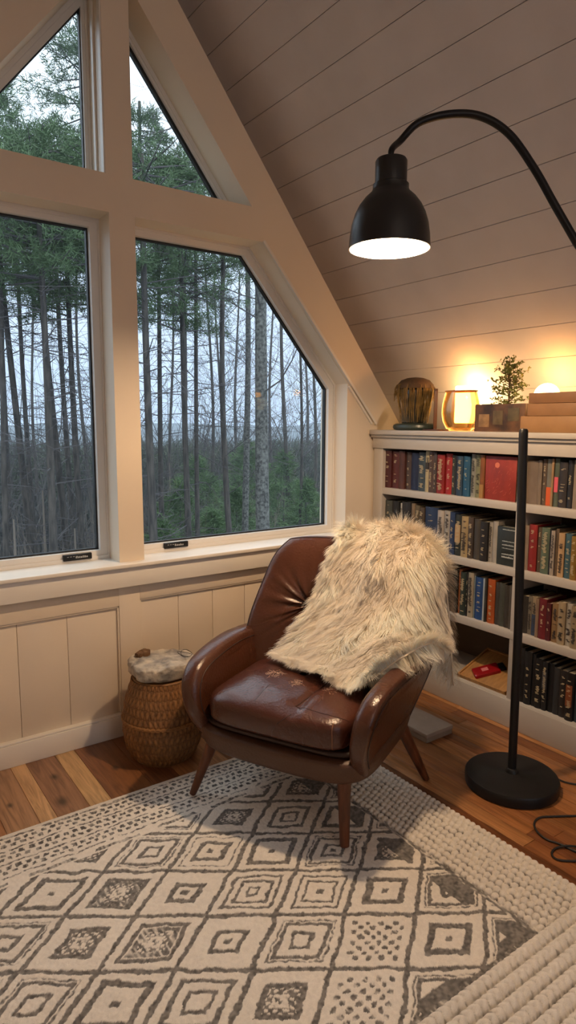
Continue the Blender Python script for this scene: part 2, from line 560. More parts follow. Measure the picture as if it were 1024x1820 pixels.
# ceiling: boards with chamfered joints along Y on each slope
cb = MB()
ux, uz = 1 / math.hypot(1, SL), -SL / math.hypot(1, SL)
nx, nz = -uz, ux                                      # outward (up) normal of right slope
L0s = math.hypot(1.357 - RX, 3.076 - RZ)
ends = sorted([0.0] + [L0s + 0.225 + 0.1503 * k for k in range(-6, 13)])
ends = [e for e in ends if e >= 0]
tot = (KN_R - RX) / ux
ends = [e for e in ends if e < tot - 0.02] + [tot + 0.02]
for side in (1, -1):
    for a, b in zip(ends[:-1], ends[1:]):
        if b - a < 0.03: continue
        c = 0.0015
        prof = [(a + 0.0004, 0.004), (a + c, 0.0), (b - c, 0.0), (b - 0.0004, 0.004), (b - 0.0004, 0.02), (a + 0.0004, 0.02)]
        P3 = [(RX + side * (d * ux + h * nx), RZ + d * uz + h * nz) for d, h in prof]
        cb.prism(P3, BACK_Y, YB + 0.09)
    P3 = [(RX + side * (d * ux + h * nx), RZ + d * uz + h * nz) for d, h in ((-0.02, 0.018), (tot + 0.1, 0.018), (tot + 0.1, 0.06), (-0.02, 0.06))]
    cb.prism(P3, BACK_Y, YB + 0.09)
tag(cb.build('ceiling', M_ceil, smooth=False), kind='structure')
kw = MB(); kw.box(KN_R, KN_R + 0.08, BACK_Y, YB + 0.1, 0, ceil_z(KN_R) + 0.06)
tag(kw.build('wall_right', M_paint, smooth=False), kind='structure')
kw = MB(); kw.box(KN_L - 0.08, KN_L, BACK_Y, YB + 0.1, 0, ceil_z(KN_L) + 0.06)
tag(kw.build('wall_left', M_paint, smooth=False), kind='structure')
kw = MB(); kw.prism([(KN_L - 0.08, 0), (KN_R + 0.08, 0), (KN_R + 0.08, ceil_z(KN_R)), (RX, RZ + 0.06), (KN_L - 0.08, ceil_z(KN_L))], BACK_Y - 0.1, BACK_Y, [LRo, LLo, URo, ULo])  # openings added in this wall so sky fill comes in
tag(kw.build('wall_back', M_paint, smooth=False), kind='structure')

# ================================================================ BOOKCASE
M_shelf = mat('white_shelf_paint', srgb((182, 174, 163)), 0.38, noise=0.04, scale=6)
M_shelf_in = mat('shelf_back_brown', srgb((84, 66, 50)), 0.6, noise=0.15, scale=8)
Y0B, Y1B = 1.02, 2.538
bc = thing('bookcase', 'long white built-in bookcase filled with books under the sloped ceiling', 'bookcase', (2.52, 1.8, 0))
bo = bc.location
def bpart(name, boxes, m=M_shelf, lab=None):
    q = MB(bo)
    for b in boxes: q.box(*b)
    o = q.build(name, m, bc)
    if lab: o['label'] = lab
    return o
bpart('side_panel', [(XS, 2.70, 2.470, 2.538, 0.0, 1.235, 0.002)])
bpart('side_panel', [(XS, 2.70, Y0B, Y0B + 0.05, 0.0, 1.235, 0.002)])
bpart('divider', [(XS + 0.004, 2.69, 1.641, 1.662, 0.12, 1.235, 0.002)])
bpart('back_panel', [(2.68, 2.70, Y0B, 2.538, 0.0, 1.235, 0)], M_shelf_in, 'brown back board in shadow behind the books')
bpart('top_board', [(XS - 0.035, 2.74, Y0B, 2.541, 1.262, 1.286, 0.004), (XS - 0.022, 2.70, Y0B, 2.541, 1.248, 1.262, 0.003)])
bpart('fascia', [(XS - 0.008, XS + 0.018, Y0B, 2.541, 1.192, 1.250, 0.002)])
for zt in (0.989, 0.707, 0.431):
    bpart('shelf', [(XS + 0.001, 2.68, Y0B + 0.05, 2.470, zt - 0.034, zt, 0.002)])
bpart('shelf', [(XS + 0.001, 2.68, Y0B + 0.05, 2.470, 0.10, 0.127, 0.002)])
bpart('plinth', [(XS - 0.004, XS + 0.02, Y0B, 2.541, 0.0, 0.124, 0.003)])

BOOKS = [
 (1, 'L', 2.4787, 2.4297, 0.191, 'dark maroon', 'maroon', (82, 28, 24), 1),
 (1, 'L', 2.4297, 2.377, 0.188, 'maroon with faded gold marks', 'maroon', (90, 32, 28), 1),
 (1, 'L', 2.377, 2.3362, 0.192, 'faded reddish brown', 'reddish brown', (88, 50, 42), 0),
 (1, 'L', 2.3362, 2.3012, 0.188, 'grey brown with pale lettering', 'grey brown', (78, 62, 54), 1),
 (1, 'L', 2.3012, 2.251, 0.186, 'deep navy blue', 'navy', (22, 38, 72), 0),
 (1, 'L', 2.251, 2.2035, 0.191, 'slate blue with dense white lettering', 'slate blue', (62, 80, 92), 2),
 (1, 'L', 2.2035, 2.1754, 0.198, 'cream with black upper half', 'cream and black', (196, 180, 140), 3),
 (1, 'L', 2.1754, 2.1456, 0.196, 'dusty brown', 'dusty brown', (88, 70, 66), 1),
 (1, 'L', 2.1456, 2.1243, 0.195, 'thin grey brown', 'grey brown', (76, 64, 62), 1),
 (1, 'L', 2.1243, 2.0783, 0.186, 'bright red with gold lettering', 'bright red', (150, 34, 32), 2),
 (1, 'L', 2.0783, 2.0392, 0.191, 'scarlet with white lettering', 'scarlet', (172, 36, 36), 1),
 (1, 'L', 2.0392, 2.0177, 0.186, 'thin dark green', 'dark green', (44, 56, 48), 1),
 (1, 'L', 2.0177, 2.0008, 0.184, 'thin black blue', 'black blue', (14, 22, 36), 0),
 (1, 'L', 2.0008, 1.9664, 0.183, 'petrol blue with pale lettering', 'petrol blue', (34, 66, 92), 2),
 (1, 'L', 1.9664, 1.9289, 0.184, 'teal blue with white lettering', 'teal blue', (30, 88, 122), 1),
 (1, 'L', 1.9289, 1.9027, 0.195, 'pale grey with dark lettering', 'pale grey', (150, 150, 140), 4),
 (1, 'L', 1.9027, 1.8725, 0.193, 'sage and cream lettered', 'sage', (140, 140, 104), 4),
 (1, 'L', 1.8725, 1.8471, 0.193, 'ochre with a green top', 'ochre', (140, 82, 34), 5),
 (1, 'L', 1.8456, 1.6847, 0.191, 'FACE', 'red', (160, 52, 38), 0),
 (1, 'R', 1.6382, 1.5865, 0.181, 'wide plain taupe', 'taupe', (128, 112, 98), 0),
 (1, 'R', 1.5865, 1.567, 0.184, 'plain stone grey', 'stone grey', (132, 116, 100), 0),
 (1, 'R', 1.567, 1.5477, 0.189, 'brown with pale script', 'brown', (96, 78, 64), 1),
 (1, 'R', 1.5477, 1.5211, 0.191, 'grey over orange', 'grey and orange', (128, 124, 112), 6),
 (1, 'R', 1.5211, 1.5104, 0.193, 'thin tan', 'tan', (170, 134, 92), 0),
 (1, 'R', 1.5104, 1.4888, 0.194, 'green with a pink label', 'green and pink', (86, 96, 80), 7),
 (1, 'R', 1.4888, 1.4523, 0.182, 'charcoal with big white lettering', 'charcoal', (48, 42, 42), 2),
 (1, 'R', 1.4523, 1.4284, 0.191, 'black with a small red top mark', 'black', (24, 24, 28), 1),
 (1, 'R', 1.4284, 1.3932, 0.192, 'pale linen', 'pale linen', (150, 132, 112), 0),
 (1, 'R', 1.3932, 1.352, 0.19, 'brown leather', 'brown leather', (96, 60, 40), 0),
 (2, 'L', 2.4652, 2.4151, 0.215, 'grey green', 'grey green', (70, 72, 62), 1),
 (2, 'L', 2.4151, 2.3661, 0.217, 'plain black', 'black', (24, 24, 24), 0),
 (2, 'L', 2.3661, 2.3448, 0.209, 'thin black and white', 'black and white', (190, 185, 175), 4),
 (2, 'L', 2.3448, 2.285, 0.22, 'black with a tan foot label', 'black', (36, 34, 34), 5),
 (2, 'L', 2.285, 2.2599, 0.216, 'thin tan', 'tan', (132, 112, 88), 0),
 (2, 'L', 2.2599, 2.2257, 0.209, 'olive with speckled lettering', 'olive', (104, 94, 72), 2),
 (2, 'L', 2.2257, 2.1921, 0.203, 'mottled brown', 'mottled brown', (84, 72, 58), 2),
 (2, 'L', 2.1921, 2.1101, 0.21, 'wide navy blue', 'navy', (34, 56, 92), 1),
 (2, 'L', 2.1101, 2.07, 0.201, 'white with small black lettering', 'white', (196, 186, 174), 4),
 (2, 'L', 2.07, 2.0345, 0.203, 'off-white lettered', 'off-white', (184, 178, 168), 4),
 (2, 'L', 2.0345, 2.0036, 0.201, 'indigo with white letters', 'indigo', (38, 60, 100), 1),
 (2, 'L', 2.0036, 1.965, 0.193, 'dark with a tan lower label', 'dark and tan', (44, 50, 48), 8),
 (2, 'L', 1.965, 1.9243, 0.189, 'cream beige', 'cream beige', (180, 156, 112), 4),
 (2, 'L', 1.9243, 1.8939, 0.19, 'dark brown lettered', 'dark brown', (74, 62, 54), 2),
 (2, 'L', 1.8939, 1.8547, 0.185, 'plain grey brown', 'grey brown', (72, 66, 58), 0),
 (2, 'L', 1.8547, 1.8148, 0.179, 'black with maroon foot', 'black and maroon', (30, 26, 26), 1),
 (2, 'L', 1.8148, 1.7951, 0.179, 'thin white lettered', 'thin white', (176, 168, 156), 4),
 (2, 'L', 1.7951, 1.7674, 0.186, 'plain white', 'plain white', (182, 174, 162), 0),
 (2, 'L', 1.7668, 1.6676, 0.17, 'FACE2', 'black green', (36, 44, 42), 0),
 (2, 'R', 1.629, 1.6083, 0.19, 'tall dusty pink beige', 'dusty beige', (150, 130, 112), 0),
 (2, 'R', 1.6083, 1.5699, 0.197, 'red', 'red', (146, 30, 26), 1),
 (2, 'R', 1.5699, 1.5515, 0.189, 'brown', 'brown', (92, 76, 58), 1),
 (2, 'R', 1.5515, 1.5138, 0.191, 'mottled sea green', 'sea green', (96, 112, 92), 2),
 (2, 'R', 1.5138, 1.5039, 0.188, 'thin black', 'thin black', (26, 26, 30), 0),
 (2, 'R', 1.5039, 1.4863, 0.185, 'white with faint lettering', 'white', (178, 164, 148), 4),
 (2, 'R', 1.4863, 1.4725, 0.194, 'thin brown', 'thin brown', (104, 84, 62), 0),
 (2, 'R', 1.4725, 1.4454, 0.18, 'cream with orange tint', 'cream', (204, 166, 120), 4),
 (2, 'R', 1.4454, 1.4151, 0.181, 'steel teal', 'steel teal', (66, 100, 112), 1),
 (2, 'R', 1.4151, 1.39, 0.175, 'mustard patterned', 'mustard', (150, 114, 40), 2),
 (2, 'R', 1.39, 1.355, 0.18, 'orange', 'orange', (190, 110, 60), 0),
 (3, 'L', 2.0393, 2.0014, 0.208, 'plain charcoal', 'charcoal', (40, 42, 44), 0),
 (3, 'L', 2.0014, 1.9743, 0.207, 'thin black green', 'black green', (30, 38, 40), 0),
 (3, 'L', 1.9743, 1.9542, 0.213, 'thin orange', 'orange', (160, 92, 44), 0),
 (3, 'L', 1.9542, 1.9225, 0.204, 'dark green with white lettering', 'dark green', (44, 58, 52), 2),
 (3, 'L', 1.9225, 1.9104, 0.207, 'thin black lettered', 'thin black', (28, 30, 32), 1),
 (3, 'L', 1.9104, 1.8791, 0.211, 'cream', 'cream', (172, 160, 138), 4),
 (3, 'L', 1.8791, 1.8734, 0.198, 'very thin pale blue', 'pale blue', (140, 160, 170), 0),
 (3, 'L', 1.8734, 1.8271, 0.196, 'cobalt blue with white title', 'cobalt blue', (34, 76, 136), 1),
 (3, 'L', 1.8271, 1.8169, 0.197, 'thin white', 'thin white', (180, 190, 196), 0),
 (3, 'L', 1.8169, 1.8045, 0.205, 'thin dark grey', 'dark grey', (50, 48, 44), 0),
 (3, 'L', 1.8045, 1.765, 0.201, 'bright orange with white title', 'bright orange', (186, 88, 30), 1),
 (3, 'L', 1.765, 1.7435, 0.193, 'dark grey', 'dark grey', (64, 60, 54), 0),
 (3, 'L', 1.7435, 1.7141, 0.194, 'grey green worn', 'grey green', (72, 74, 64), 0),
 (3, 'L', 1.7141, 1.688, 0.19, 'dark brown worn', 'dark brown', (60, 52, 44), 0),
 (3, 'L', 1.688, 1.6679, 0.193, 'worn taupe', 'taupe', (84, 76, 64), 0),
 (3, 'L', 1.6679, 1.6313, 0.185, 'black brown', 'black brown', (36, 34, 30), 0),
 (3, 'R', 1.6313, 1.5982, 0.161, 'dark charcoal brown', 'charcoal brown', (52, 46, 42), 0),
 (3, 'R', 1.5982, 1.5792, 0.166, 'pale grey', 'pale grey', (128, 118, 100), 4),
 (3, 'R', 1.5792, 1.5561, 0.168, 'cream over navy', 'cream and navy', (172, 152, 120), 9),
 (3, 'R', 1.5561, 1.5404, 0.166, 'sand', 'sand', (150, 122, 98), 0),
 (3, 'R', 1.5404, 1.5062, 0.171, 'crimson with white monogram', 'crimson', (118, 26, 34), 1),
 (3, 'R', 1.5062, 1.4845, 0.158, 'dark maroon with round label', 'dark maroon', (88, 22, 28), 1),
 (3, 'R', 1.4845, 1.4542, 0.164, 'tan with black marks', 'tan', (158, 124, 84), 4),
 (3, 'R', 1.4542, 1.4218, 0.176, 'ivory with grey top', 'ivory', (178, 156, 122), 4),
 (3, 'R', 1.4218, 1.3957, 0.175, 'white tall', 'white', (188, 180, 166), 4),
 (3, 'R', 1.3957, 1.3638, 0.171, 'beige', 'beige', (160, 138, 106), 4),
 (4, 'R', 1.6128, 1.5932, 0.242, 'plain black', 'plain black', (20, 20, 22), 0),
 (4, 'R', 1.5932, 1.5574, 0.231, 'black with dotted white lettering', 'black', (26, 26, 28), 1),
 (4, 'R', 1.5574, 1.5411, 0.229, 'thin black', 'thin black', (22, 22, 24), 0),
 (4, 'R', 1.5411, 1.509, 0.216, 'black with bright white title', 'black', (20, 20, 22), 2),
 (4, 'R', 1.509, 1.4854, 0.21, 'black with a grey label', 'black and grey', (30, 30, 32), 10),
 (4, 'R', 1.4854, 1.4595, 0.209, 'matt black', 'matt black', (18, 18, 20), 0),
 (4, 'R', 1.4595, 1.4339, 0.199, 'dark slate grey', 'slate grey', (48, 50, 52), 0),
 (4, 'R', 1.4339, 1.3988, 0.197, 'dark brown with gold title', 'dark brown', (44, 38, 36), 1),
 (4, 'R', 1.3988, 1.3645, 0.2, 'black with orange title', 'black and orange', (26, 22, 22), 11),
 (4, 'R', 1.3645, 1.3332, 0.184, 'blue grey', 'blue grey', (70, 84, 96), 0),
]
M_page = mat('paper_pages', srgb((196, 182, 152)), 0.8, noise=0.2, scale=200, stretch=(1, 1, 0.05))
def ltr(c):
    lum = sum(c) / 3
    return mat('spine_ink_pale', srgb((176, 160, 126)), 0.5) if lum < 110 else mat('spine_ink_dark', srgb((50, 44, 40)), 0.6)
ORD = ['first', 'second', 'third', 'fourth', 'fifth', 'sixth', 'seventh', 'eighth', 'ninth', 'tenth', 'eleventh', 'twelfth', 'thirteenth',
       'fourteenth', 'fifteenth', 'sixteenth', 'seventeenth', 'eighteenth', 'nineteenth', 'twentieth']
SHELFN = {1: 'top shelf', 2: 'second shelf', 3: 'third shelf', 4: 'bottom shelf'}
ZS = {1: 0.989, 2: 0.707, 3: 0.431, 4: 0.127}
SECOND = {5: ('lower', (150, 112, 60), 0.0, 0.32), 3: ('upper', (40, 34, 28), 0.55, 0.72), 6: ('lower', (196, 84, 32), 0.0, 0.4), 7: ('mid', (204, 84, 96), 0.30, 0.62),
          8: ('label', (168, 138, 98), 0.32, 0.76), 9: ('lower', (44, 56, 78), 0.0, 0.55), 10: ('label', (74, 74, 74), 0.45, 0.8), 11: ('label', (120, 64, 30), 0.3, 0.75)}
def book(rw, sec, ya, yb, h, desc, short, col, tt, idx, prev, nxt):
    z = ZS[rw]
    yc = (ya + yb) / 2; w = (ya - yb) - 0.0012
    face = desc.startswith('FACE')
    rr = random.Random(rw * 100 + idx + (50 if sec == 'R' else 0))
    xf = 2.385 + rr.uniform(0, 0.014)
    dep = rr.uniform(0.14, 0.20)
    if face:
        dep = 0.035; xf = 2.392
        lab = ('red cloth book standing face out at the right end of the left top shelf' if rw == 1
               else 'black green book with lines of white title text facing out on the second shelf')
    else:
        side = 'left of the lamp pole' if sec == 'L' else 'right of the lamp pole'
        nb = ('beside the %s one' % prev) if prev else ('before the %s one' % nxt)
        base = '%s book on the %s %s, %s' % (desc, SHELFN[rw], side, nb)
        if len(base.split()) > 16: base = '%s book on the %s, %s' % (desc, SHELFN[rw], nb)
        if len(base.split()) > 16: base = '%s book on the %s' % (desc, SHELFN[rw])
        lab = base
    t = thing('book', lab, 'book', (xf, yc, z), group=None)
    t['group'] = 'books on the bookcase shelves'
    cm = mat('book_cover_%d_%s_%d' % (rw, sec, idx), tuple(v * 0.82 for v in srgb(col)), 0.55, noise=0.28, scale=28, bump=0.15, bscale=240, stretch=(1, 1, 0.4))
    cv = MB(); hw = w / 2
    if face:
        cv.box(0, 0.004, -hw, hw, 0, h, 0.0015)
        cv.box(dep - 0.004, dep, -hw, hw, 0, h, 0.0015)
        cv.box(0.002, dep - 0.002, hw - 0.005, hw, 0, h, 0.002)
        cvo = cv.build('cover', cm, t)
        pg = MB(); pg.box(0.004, dep - 0.004, -hw + 0.005, hw - 0.005, 0.004, h - 0.004); pg.build('pages', M_page, t)
        mk = MB()
        if rw == 1:
            mk.lathe([(0.0, 0.0), (0.010, 0.0), (0.012, 0.0003)], (0, 0, 0), 20)
            # turn the round seal to face the room
            mk.v = [Vector((-0.0006 - v.z, v.x + hw * 0.22, v.y + h * 0.80)) for v in mk.v]
            for k in range(46):
                a = rr.uniform(-hw * .8, hw * .75); b = rr.uniform(.15, .85) * h; l = rr.uniform(.004, .016); an = rr.uniform(-1.2, -0.3)
                if rr.random() < .5: a = rr.uniform(hw * .1, hw * .8); b = rr.uniform(.12, .45) * h
                strip = [(0, a, b), (0, a + l * math.cos(an), b + l * math.sin(an))]
                mk.tube([(-0.0005, strip[0][1], strip[0][2]), (-0.0005, strip[1][1], strip[1][2])], 0.0005, 4)
            mk.build('cover_print', mat('worn_gold_print', srgb((196, 110, 84)), 0.6), t)
        else:
            for (zz, n, hh) in ((0.92, 14, .004), (0.62, 12, .004), (0.52, 11, .006), (0.44, 12, .003), (0.28, 12, .006), (0.20, 10, .008)):
                y = hw * 0.45
                for k in range(n):
                    ww = rr.uniform(.0025, .0055)
                    mk.box(-0.0005, 0, y - ww, y, zz * h, zz * h + hh * rr.uniform(.6, 1)); y -= ww + .0018
            mk.build('cover_print', mat('white_print', srgb((188, 190, 184)), 0.6), t)
        return t
    # spine: gently rounded front, boards and pages
    n = 7; sp = []
    bul = min(0.006, w * 0.16)
    for k in range(n):
        a = -1 + 2 * k / (n - 1)
        sp.append((-bul * (1 - a * a) + 0.002, a * hw))
    bt = 0.0022
    prof = sp + [(dep, hw), (dep, hw - bt), (0.006, hw - bt), (0.006, -hw + bt), (dep, -hw + bt), (dep, -hw)]
    base = [(x, y, 0) for x, y in prof]; topv = [(x, y, h) for x, y in prof]
    N = len(prof)
    tri = tessellate_polygon([[Vector((x, y, 0)) for x, y in prof]])
    fs = [tuple(q) for q in tri] + [tuple(i + N for i in q[::-1]) for q in tri] + [(i, (i + 1) % N, (i + 1) % N + N, i + N) for i in range(N)]
    cv.add(base + topv, fs); cv.build('cover', cm, t, angle=50)
    pg = MB(); pg.box(0.006, dep - 0.004, -hw + bt, hw - bt, 0.003, h - 0.004); pg.build('pages', M_page, t)
    xs = -bul + 0.0014
    if tt in SECOND:
        kind, c2, f0, f1 = SECOND[tt]
        lb = MB(); lb.box(xs - 0.0004, xs + 0.003, -hw * 0.8, hw * 0.8, f0 * h + 0.001, f1 * h, 0)
        lb.build('spine_label', mat('label_%d' % tt, srgb(c2), 0.6), t)
    if tt in (1, 2, 3, 4, 8, 9, 10, 11) and w > 0.006:
        mk = MB()
        zz = h * rr.uniform(0.84, 0.92)
        dens = 0.35 if tt == 1 else 0.12
        bot = h * (0.10 if tt != 3 else 0.5)
        wd = w * (0.20 if tt == 1 else 0.28)
        while zz > bot:
            l = rr.uniform(0.0025, 0.006)
            if rr.random() > dens:
                o = rr.uniform(-wd * .4, wd * .4)
                mk.box(xs - 0.0007, xs + 0.001, o - wd * rr.uniform(.5, 1), o + wd * rr.uniform(.3, 1), zz - l * .55, zz)
            else: zz -= rr.uniform(0.004, 0.02)
            zz -= l
        if mk.v: mk.build('spine_lettering', ltr(col), t, smooth=False)
    return t
labels_seen = set()
for rw in (1, 2, 3, 4):
    for sec in 'LR':
        L = [b for b in BOOKS if b[0] == rw and b[1] == sec]
        for i, b in enumerate(L):
            pv = L[i - 1][6] if i else None
            nx_ = L[i + 1][6] if i + 1 < len(L) else None
            book(*b, i, pv, nx_)

# open bottom bay: wooden tray leaning with a red case on it
M_tray = mat('pale_plywood', srgb((176, 128, 72)), 0.55, noise=0.3, scale=14, stretch=(1, 6, 1))
tr = thing('wooden_tray', 'flat pale wooden board lying on the bottom shelf behind the lamp pole', 'tray', (2.50, 1.82, 0.127))
q = MB(); q.box(-0.12, 0.12, -0.14, 0.13, -0.006, 0.006, 0.003)
for (a, b, c_, d_) in ((-0.12, -0.112, -0.14, 0.13), (0.112, 0.12, -0.14, 0.13), (-0.12, 0.12, -0.14, -0.132), (-0.12, 0.12, 0.122, 0.13)):
    q.box(a, b, c_, d_, 0.004, 0.013, 0.001)
TR = Matrix.Translation((0, 0, 0.045)) @ Matrix.Rotation(math.radians(-20), 4, 'Y')
q.v = [TR @ v for v in q.v]
q.build('board', M_tray, tr)
rc = thing('red_case', 'glossy red case with a black cap lying on the wooden board', 'case', (2.47, 1.845, 0.160))
q = MB(); q.box(-0.062, 0.062, -0.036, 0.036, 0.0, 0.026, 0.009)
R_ = Matrix.Translation((0, 0, -0.004)) @ Matrix.Rotation(math.radians(-20), 4, 'Y') @ Matrix.Rotation(math.radians(-35), 4, 'Z')
q.v = [R_ @ v for v in q.v]; q.build('case_body', mat('red_lacquer', srgb((140, 20, 26)), 0.25), rc)
q = MB(); q.box(0.060, 0.090, -0.026, 0.026, 0.002, 0.024, 0.006); q.v = [R_ @ v for v in q.v]; q.build('cap', M_black, rc)
q = MB(); q.box(-0.02, 0.010, -0.012, 0.012, 0.0262, 0.0270); q.v = [R_ @ v for v in q.v]; q.build('case_mark', mat('pink_mark', srgb((210, 120, 120)), 0.5), rc)

# ================================================================ ARC FLOOR LAMP
LB = Vector((1.985, 1.352, 0))
lamp = thing('floor_lamp', 'black arched floor lamp with dome shade glowing over the leather armchair', 'floor lamp', LB)
q = MB(); q.lathe([(0.0, 0), (0.158, 0), (0.166, 0.004), (0.167, 0.034), (0.163, 0.041), (0.150, 0.044), (0.03, 0.047), (0.024, 0.050), (0.0, 0.050)], seg=72, cap=False)
q.build('base', M_black, lamp)
q = MB(); q.tube([(0, 0, 0.045), (0.0, 0.006, 0.6), (-0.016, 0.016, 1.285)], 0.0155, 16)
q.lathe([(0.0155, 1.28), (0.0155, 1.297), (0.012, 1.303), (0, 1.305)], (-0.016, 0.016, 0), 16, cap=False)
q.lathe([(0.024, 0.046), (0.020, 0.062), (0.0155, 0.066)], seg=24, cap=False)
q.build('pole', M_black, lamp)
# arm: from the shade up, over and down past the right of the picture to its own foot
arm_pts = [(1.449719494017614, 1.5085018063324545, 2.0913946972621638), (1.4527194940176138, 1.5115018063324543, 2.1283946972621637), (1.5022, 1.526, 2.1702), (1.5522, 1.4994, 2.2246), (1.6306, 1.4478, 2.2504), (1.7066, 1.3925, 2.2441), (1.7722, 1.3369, 2.192), (1.8268, 1.2804, 2.0875), (1.8676, 1.2337, 1.9829), (1.9132, 1.1819, 1.8681), (1.9726, 1.1139, 1.7162), (2.05, 1.06, 1.3), (2.14, 1.01, 0.9), (2.19, 1.0, 0.5), (2.19, 1.0, 0.012)]
arm_s = [Vector(p) for p in catmull(arm_pts, 10)]
q = MB(LB); q.tube(arm_s, [0.0085 + 0.0035 * min(1, i / 40) for i in range(len(arm_s))], 14)
q.build('arm', M_black, lamp)
q = MB(LB); ft = arm_pts[-1]; q.lathe([(0, 0), (0.07, 0), (0.074, 0.006), (0.07, 0.014), (0.02, 0.018), (0, 0.018)], (ft[0], ft[1], 0), 40, cap=False)
q.build('foot', M_black, lamp)
# shade
SC = SHADE_C
SR = 0.121
shade_prof_out = [(SR + 0.003, 0.0), (SR + 0.001, 0.012), (SR - 0.001, 0.04), (SR - 0.006, 0.072), (SR - 0.015, 0.100), (SR - 0.027, 0.124), (SR - 0.044, 0.146), (SR - 0.063, 0.163), (0.054, 0.172), (0.054, 0.184), (0.0475, 0.188), (0.0475, 0.250), (0.044, 0.256), (0.0, 0.257)]
q = MB(LB); q.lathe(shade_prof_out, SC, 64, cap=False)
M_shade = mat('satin_black_shade', (0.012, 0.012, 0.012), 0.36, spec=0.5)
q.build('lamp_shade', M_shade, lamp, angle=50)
q = MB(LB); q.lathe([(SR + 0.003, 0.0), (SR - 0.001, 0.0), (SR - 0.003, 0.04), (SR - 0.008, 0.070), (SR - 0.017, 0.097), (SR - 0.030, 0.120), (SR - 0.048, 0.140), (0.055, 0.157), (0.0, 0.160)], SC, 64, cap=False)
sh_in = q.build('shade_lining', mat('white_enamel', (0.85, 0.82, 0.76), 0.4), lamp); sh_in['label'] = 'white enamel inside of the shade'
q = MB(LB); q.lathe([(0, 0.083), (0.016, 0.085), (0.026, 0.094), (0.030, 0.107), (0.025, 0.122), (0.016, 0.135), (0.014, 0.155), (0, 0.155)], SC, 24, cap=False)
bl = q.build('bulb', emit_mat('bulb_glow', (1.0, 0.82, 0.55), 30), lamp); bl['label'] = 'lit bulb'
for lo in (add_light('arc_lamp_light', 'POINT', SC + Vector((0, 0, 0.046)), LAMP_W, (1.0, 0.69, 0.42), 0.030),): pass

# cord
M_cord = mat('black_cord', (0.012, 0.012, 0.012), 0.6)
cd = thing('power_cord', 'black power cord looping on the wood floor beside the lamp base', 'cord', (2.0, 1.1, 0))
q = MB(cd.location)
q.tube([tuple(p) for p in catmull([(2.148, 1.275, .006), (2.156, 1.241, .004), (2.175, 1.21, .004), (2.22, 1.17, .004), (2.24, 1.12, .004), (2.20, 1.08, .004), (2.10, 1.07, .004), (2.017, 1.083, .004), (1.992, 1.1, .004), (1.928, 1.141, .004), (1.883, 1.165, .004), (1.839, 1.157, .004), (1.807, 1.125, .004),
        (1.796, 1.083, .004), (1.809, 1.046, .004), (1.815, 1.002, .004), (1.823, .97, .007), (1.835, .93, .007), (1.86, .93, .004), (1.868, .96, .004), (1.854, .988, .004), (1.816, 1.021, .009), (1.779, 1.041, .004), (1.744, 1.032, .004), (1.736, 1.006, .004), (1.776, .971, .004), (1.81, .953, .009), (1.9, .90, .004), (2.0, .86, .004)], 8)], 0.0034, 8)
q.build('cable', M_cord, cd)

# ================================================================ ON TOP OF THE BOOKCASE
TZ = 1.286
# dark jar with drooping dried plant cap on a round green base
vs_ = thing('dried_plant_jar', 'dark cylindrical jar with drooping dried grasses on a round green base', 'planter', (2.425, 2.315, TZ))
q = MB(); q.lathe([(0.0, 0), (0.085, 0), (0.100, 0.004), (0.106, 0.014), (0.103, 0.026), (0.09, 0.033), (0.0, 0.035)], seg=48, cap=False, sx=0.85, sy=1.12)
q.build('base', mat('dark_green_ceramic', srgb((44, 54, 46)), 0.4), vs_)
q = MB(); q.lathe([(0.0, 0.034), (0.060, 0.034), (0.064, 0.045), (0.062, 0.12), (0.060, 0.20), (0.055, 0.235), (0.0, 0.24)], seg=40, cap=False)
q.build('jar', mat('dark_bottle_glass', srgb((40, 38, 26)), 0.12, spec=0.8, coat=0.5), vs_)
q = MB(); q.lathe([(0.092, 0.205), (0.09, 0.222), (0.070, 0.245), (0.040, 0.256), (0.0, 0.260)], seg=40, cap=True)
q.build('lid', mat('brown_woven_cap', srgb((74, 52, 28)), 0.8, noise=0.4, scale=60), vs_)
q = MB()
for i in range(170):
    a = rng.uniform(0, 2 * PI)
    hang = a % (2 * PI)
    long_ = rng.random() < (0.85 if (hang > PI * 0.95 and hang < 1.75 * PI) else 0.35)
    r0 = 0.085
    L = rng.uniform(0.12, 0.20) if long_ else rng.uniform(0.03, 0.09)
    r1 = 0.068 if long_ else rng.uniform(0.09, 0.105)
    pts = []
    for k in range(7):
        t = k / 6
        r = r0 + 0.012 * math.sin(t * 3) * (1 - t) + (r1 - r0) * t + rng.normal(0, 0.0015)
        aa = a + rng.normal(0, 0.02)
        pts.append((r * math.cos(aa), r * math.sin(aa), max(0.225 - L * t ** 1.2, 0.038)))
    q.tube(pts, [0.0016, 0.0019, 0.002, 0.002, 0.0019, 0.0015, 0.0006], 5)
dp = q.build('drooping_stems', mat('dried_stems', srgb((132, 104, 52)), 0.8, noise=0.5, scale=30), vs_); dp['kind'] = 'stuff'

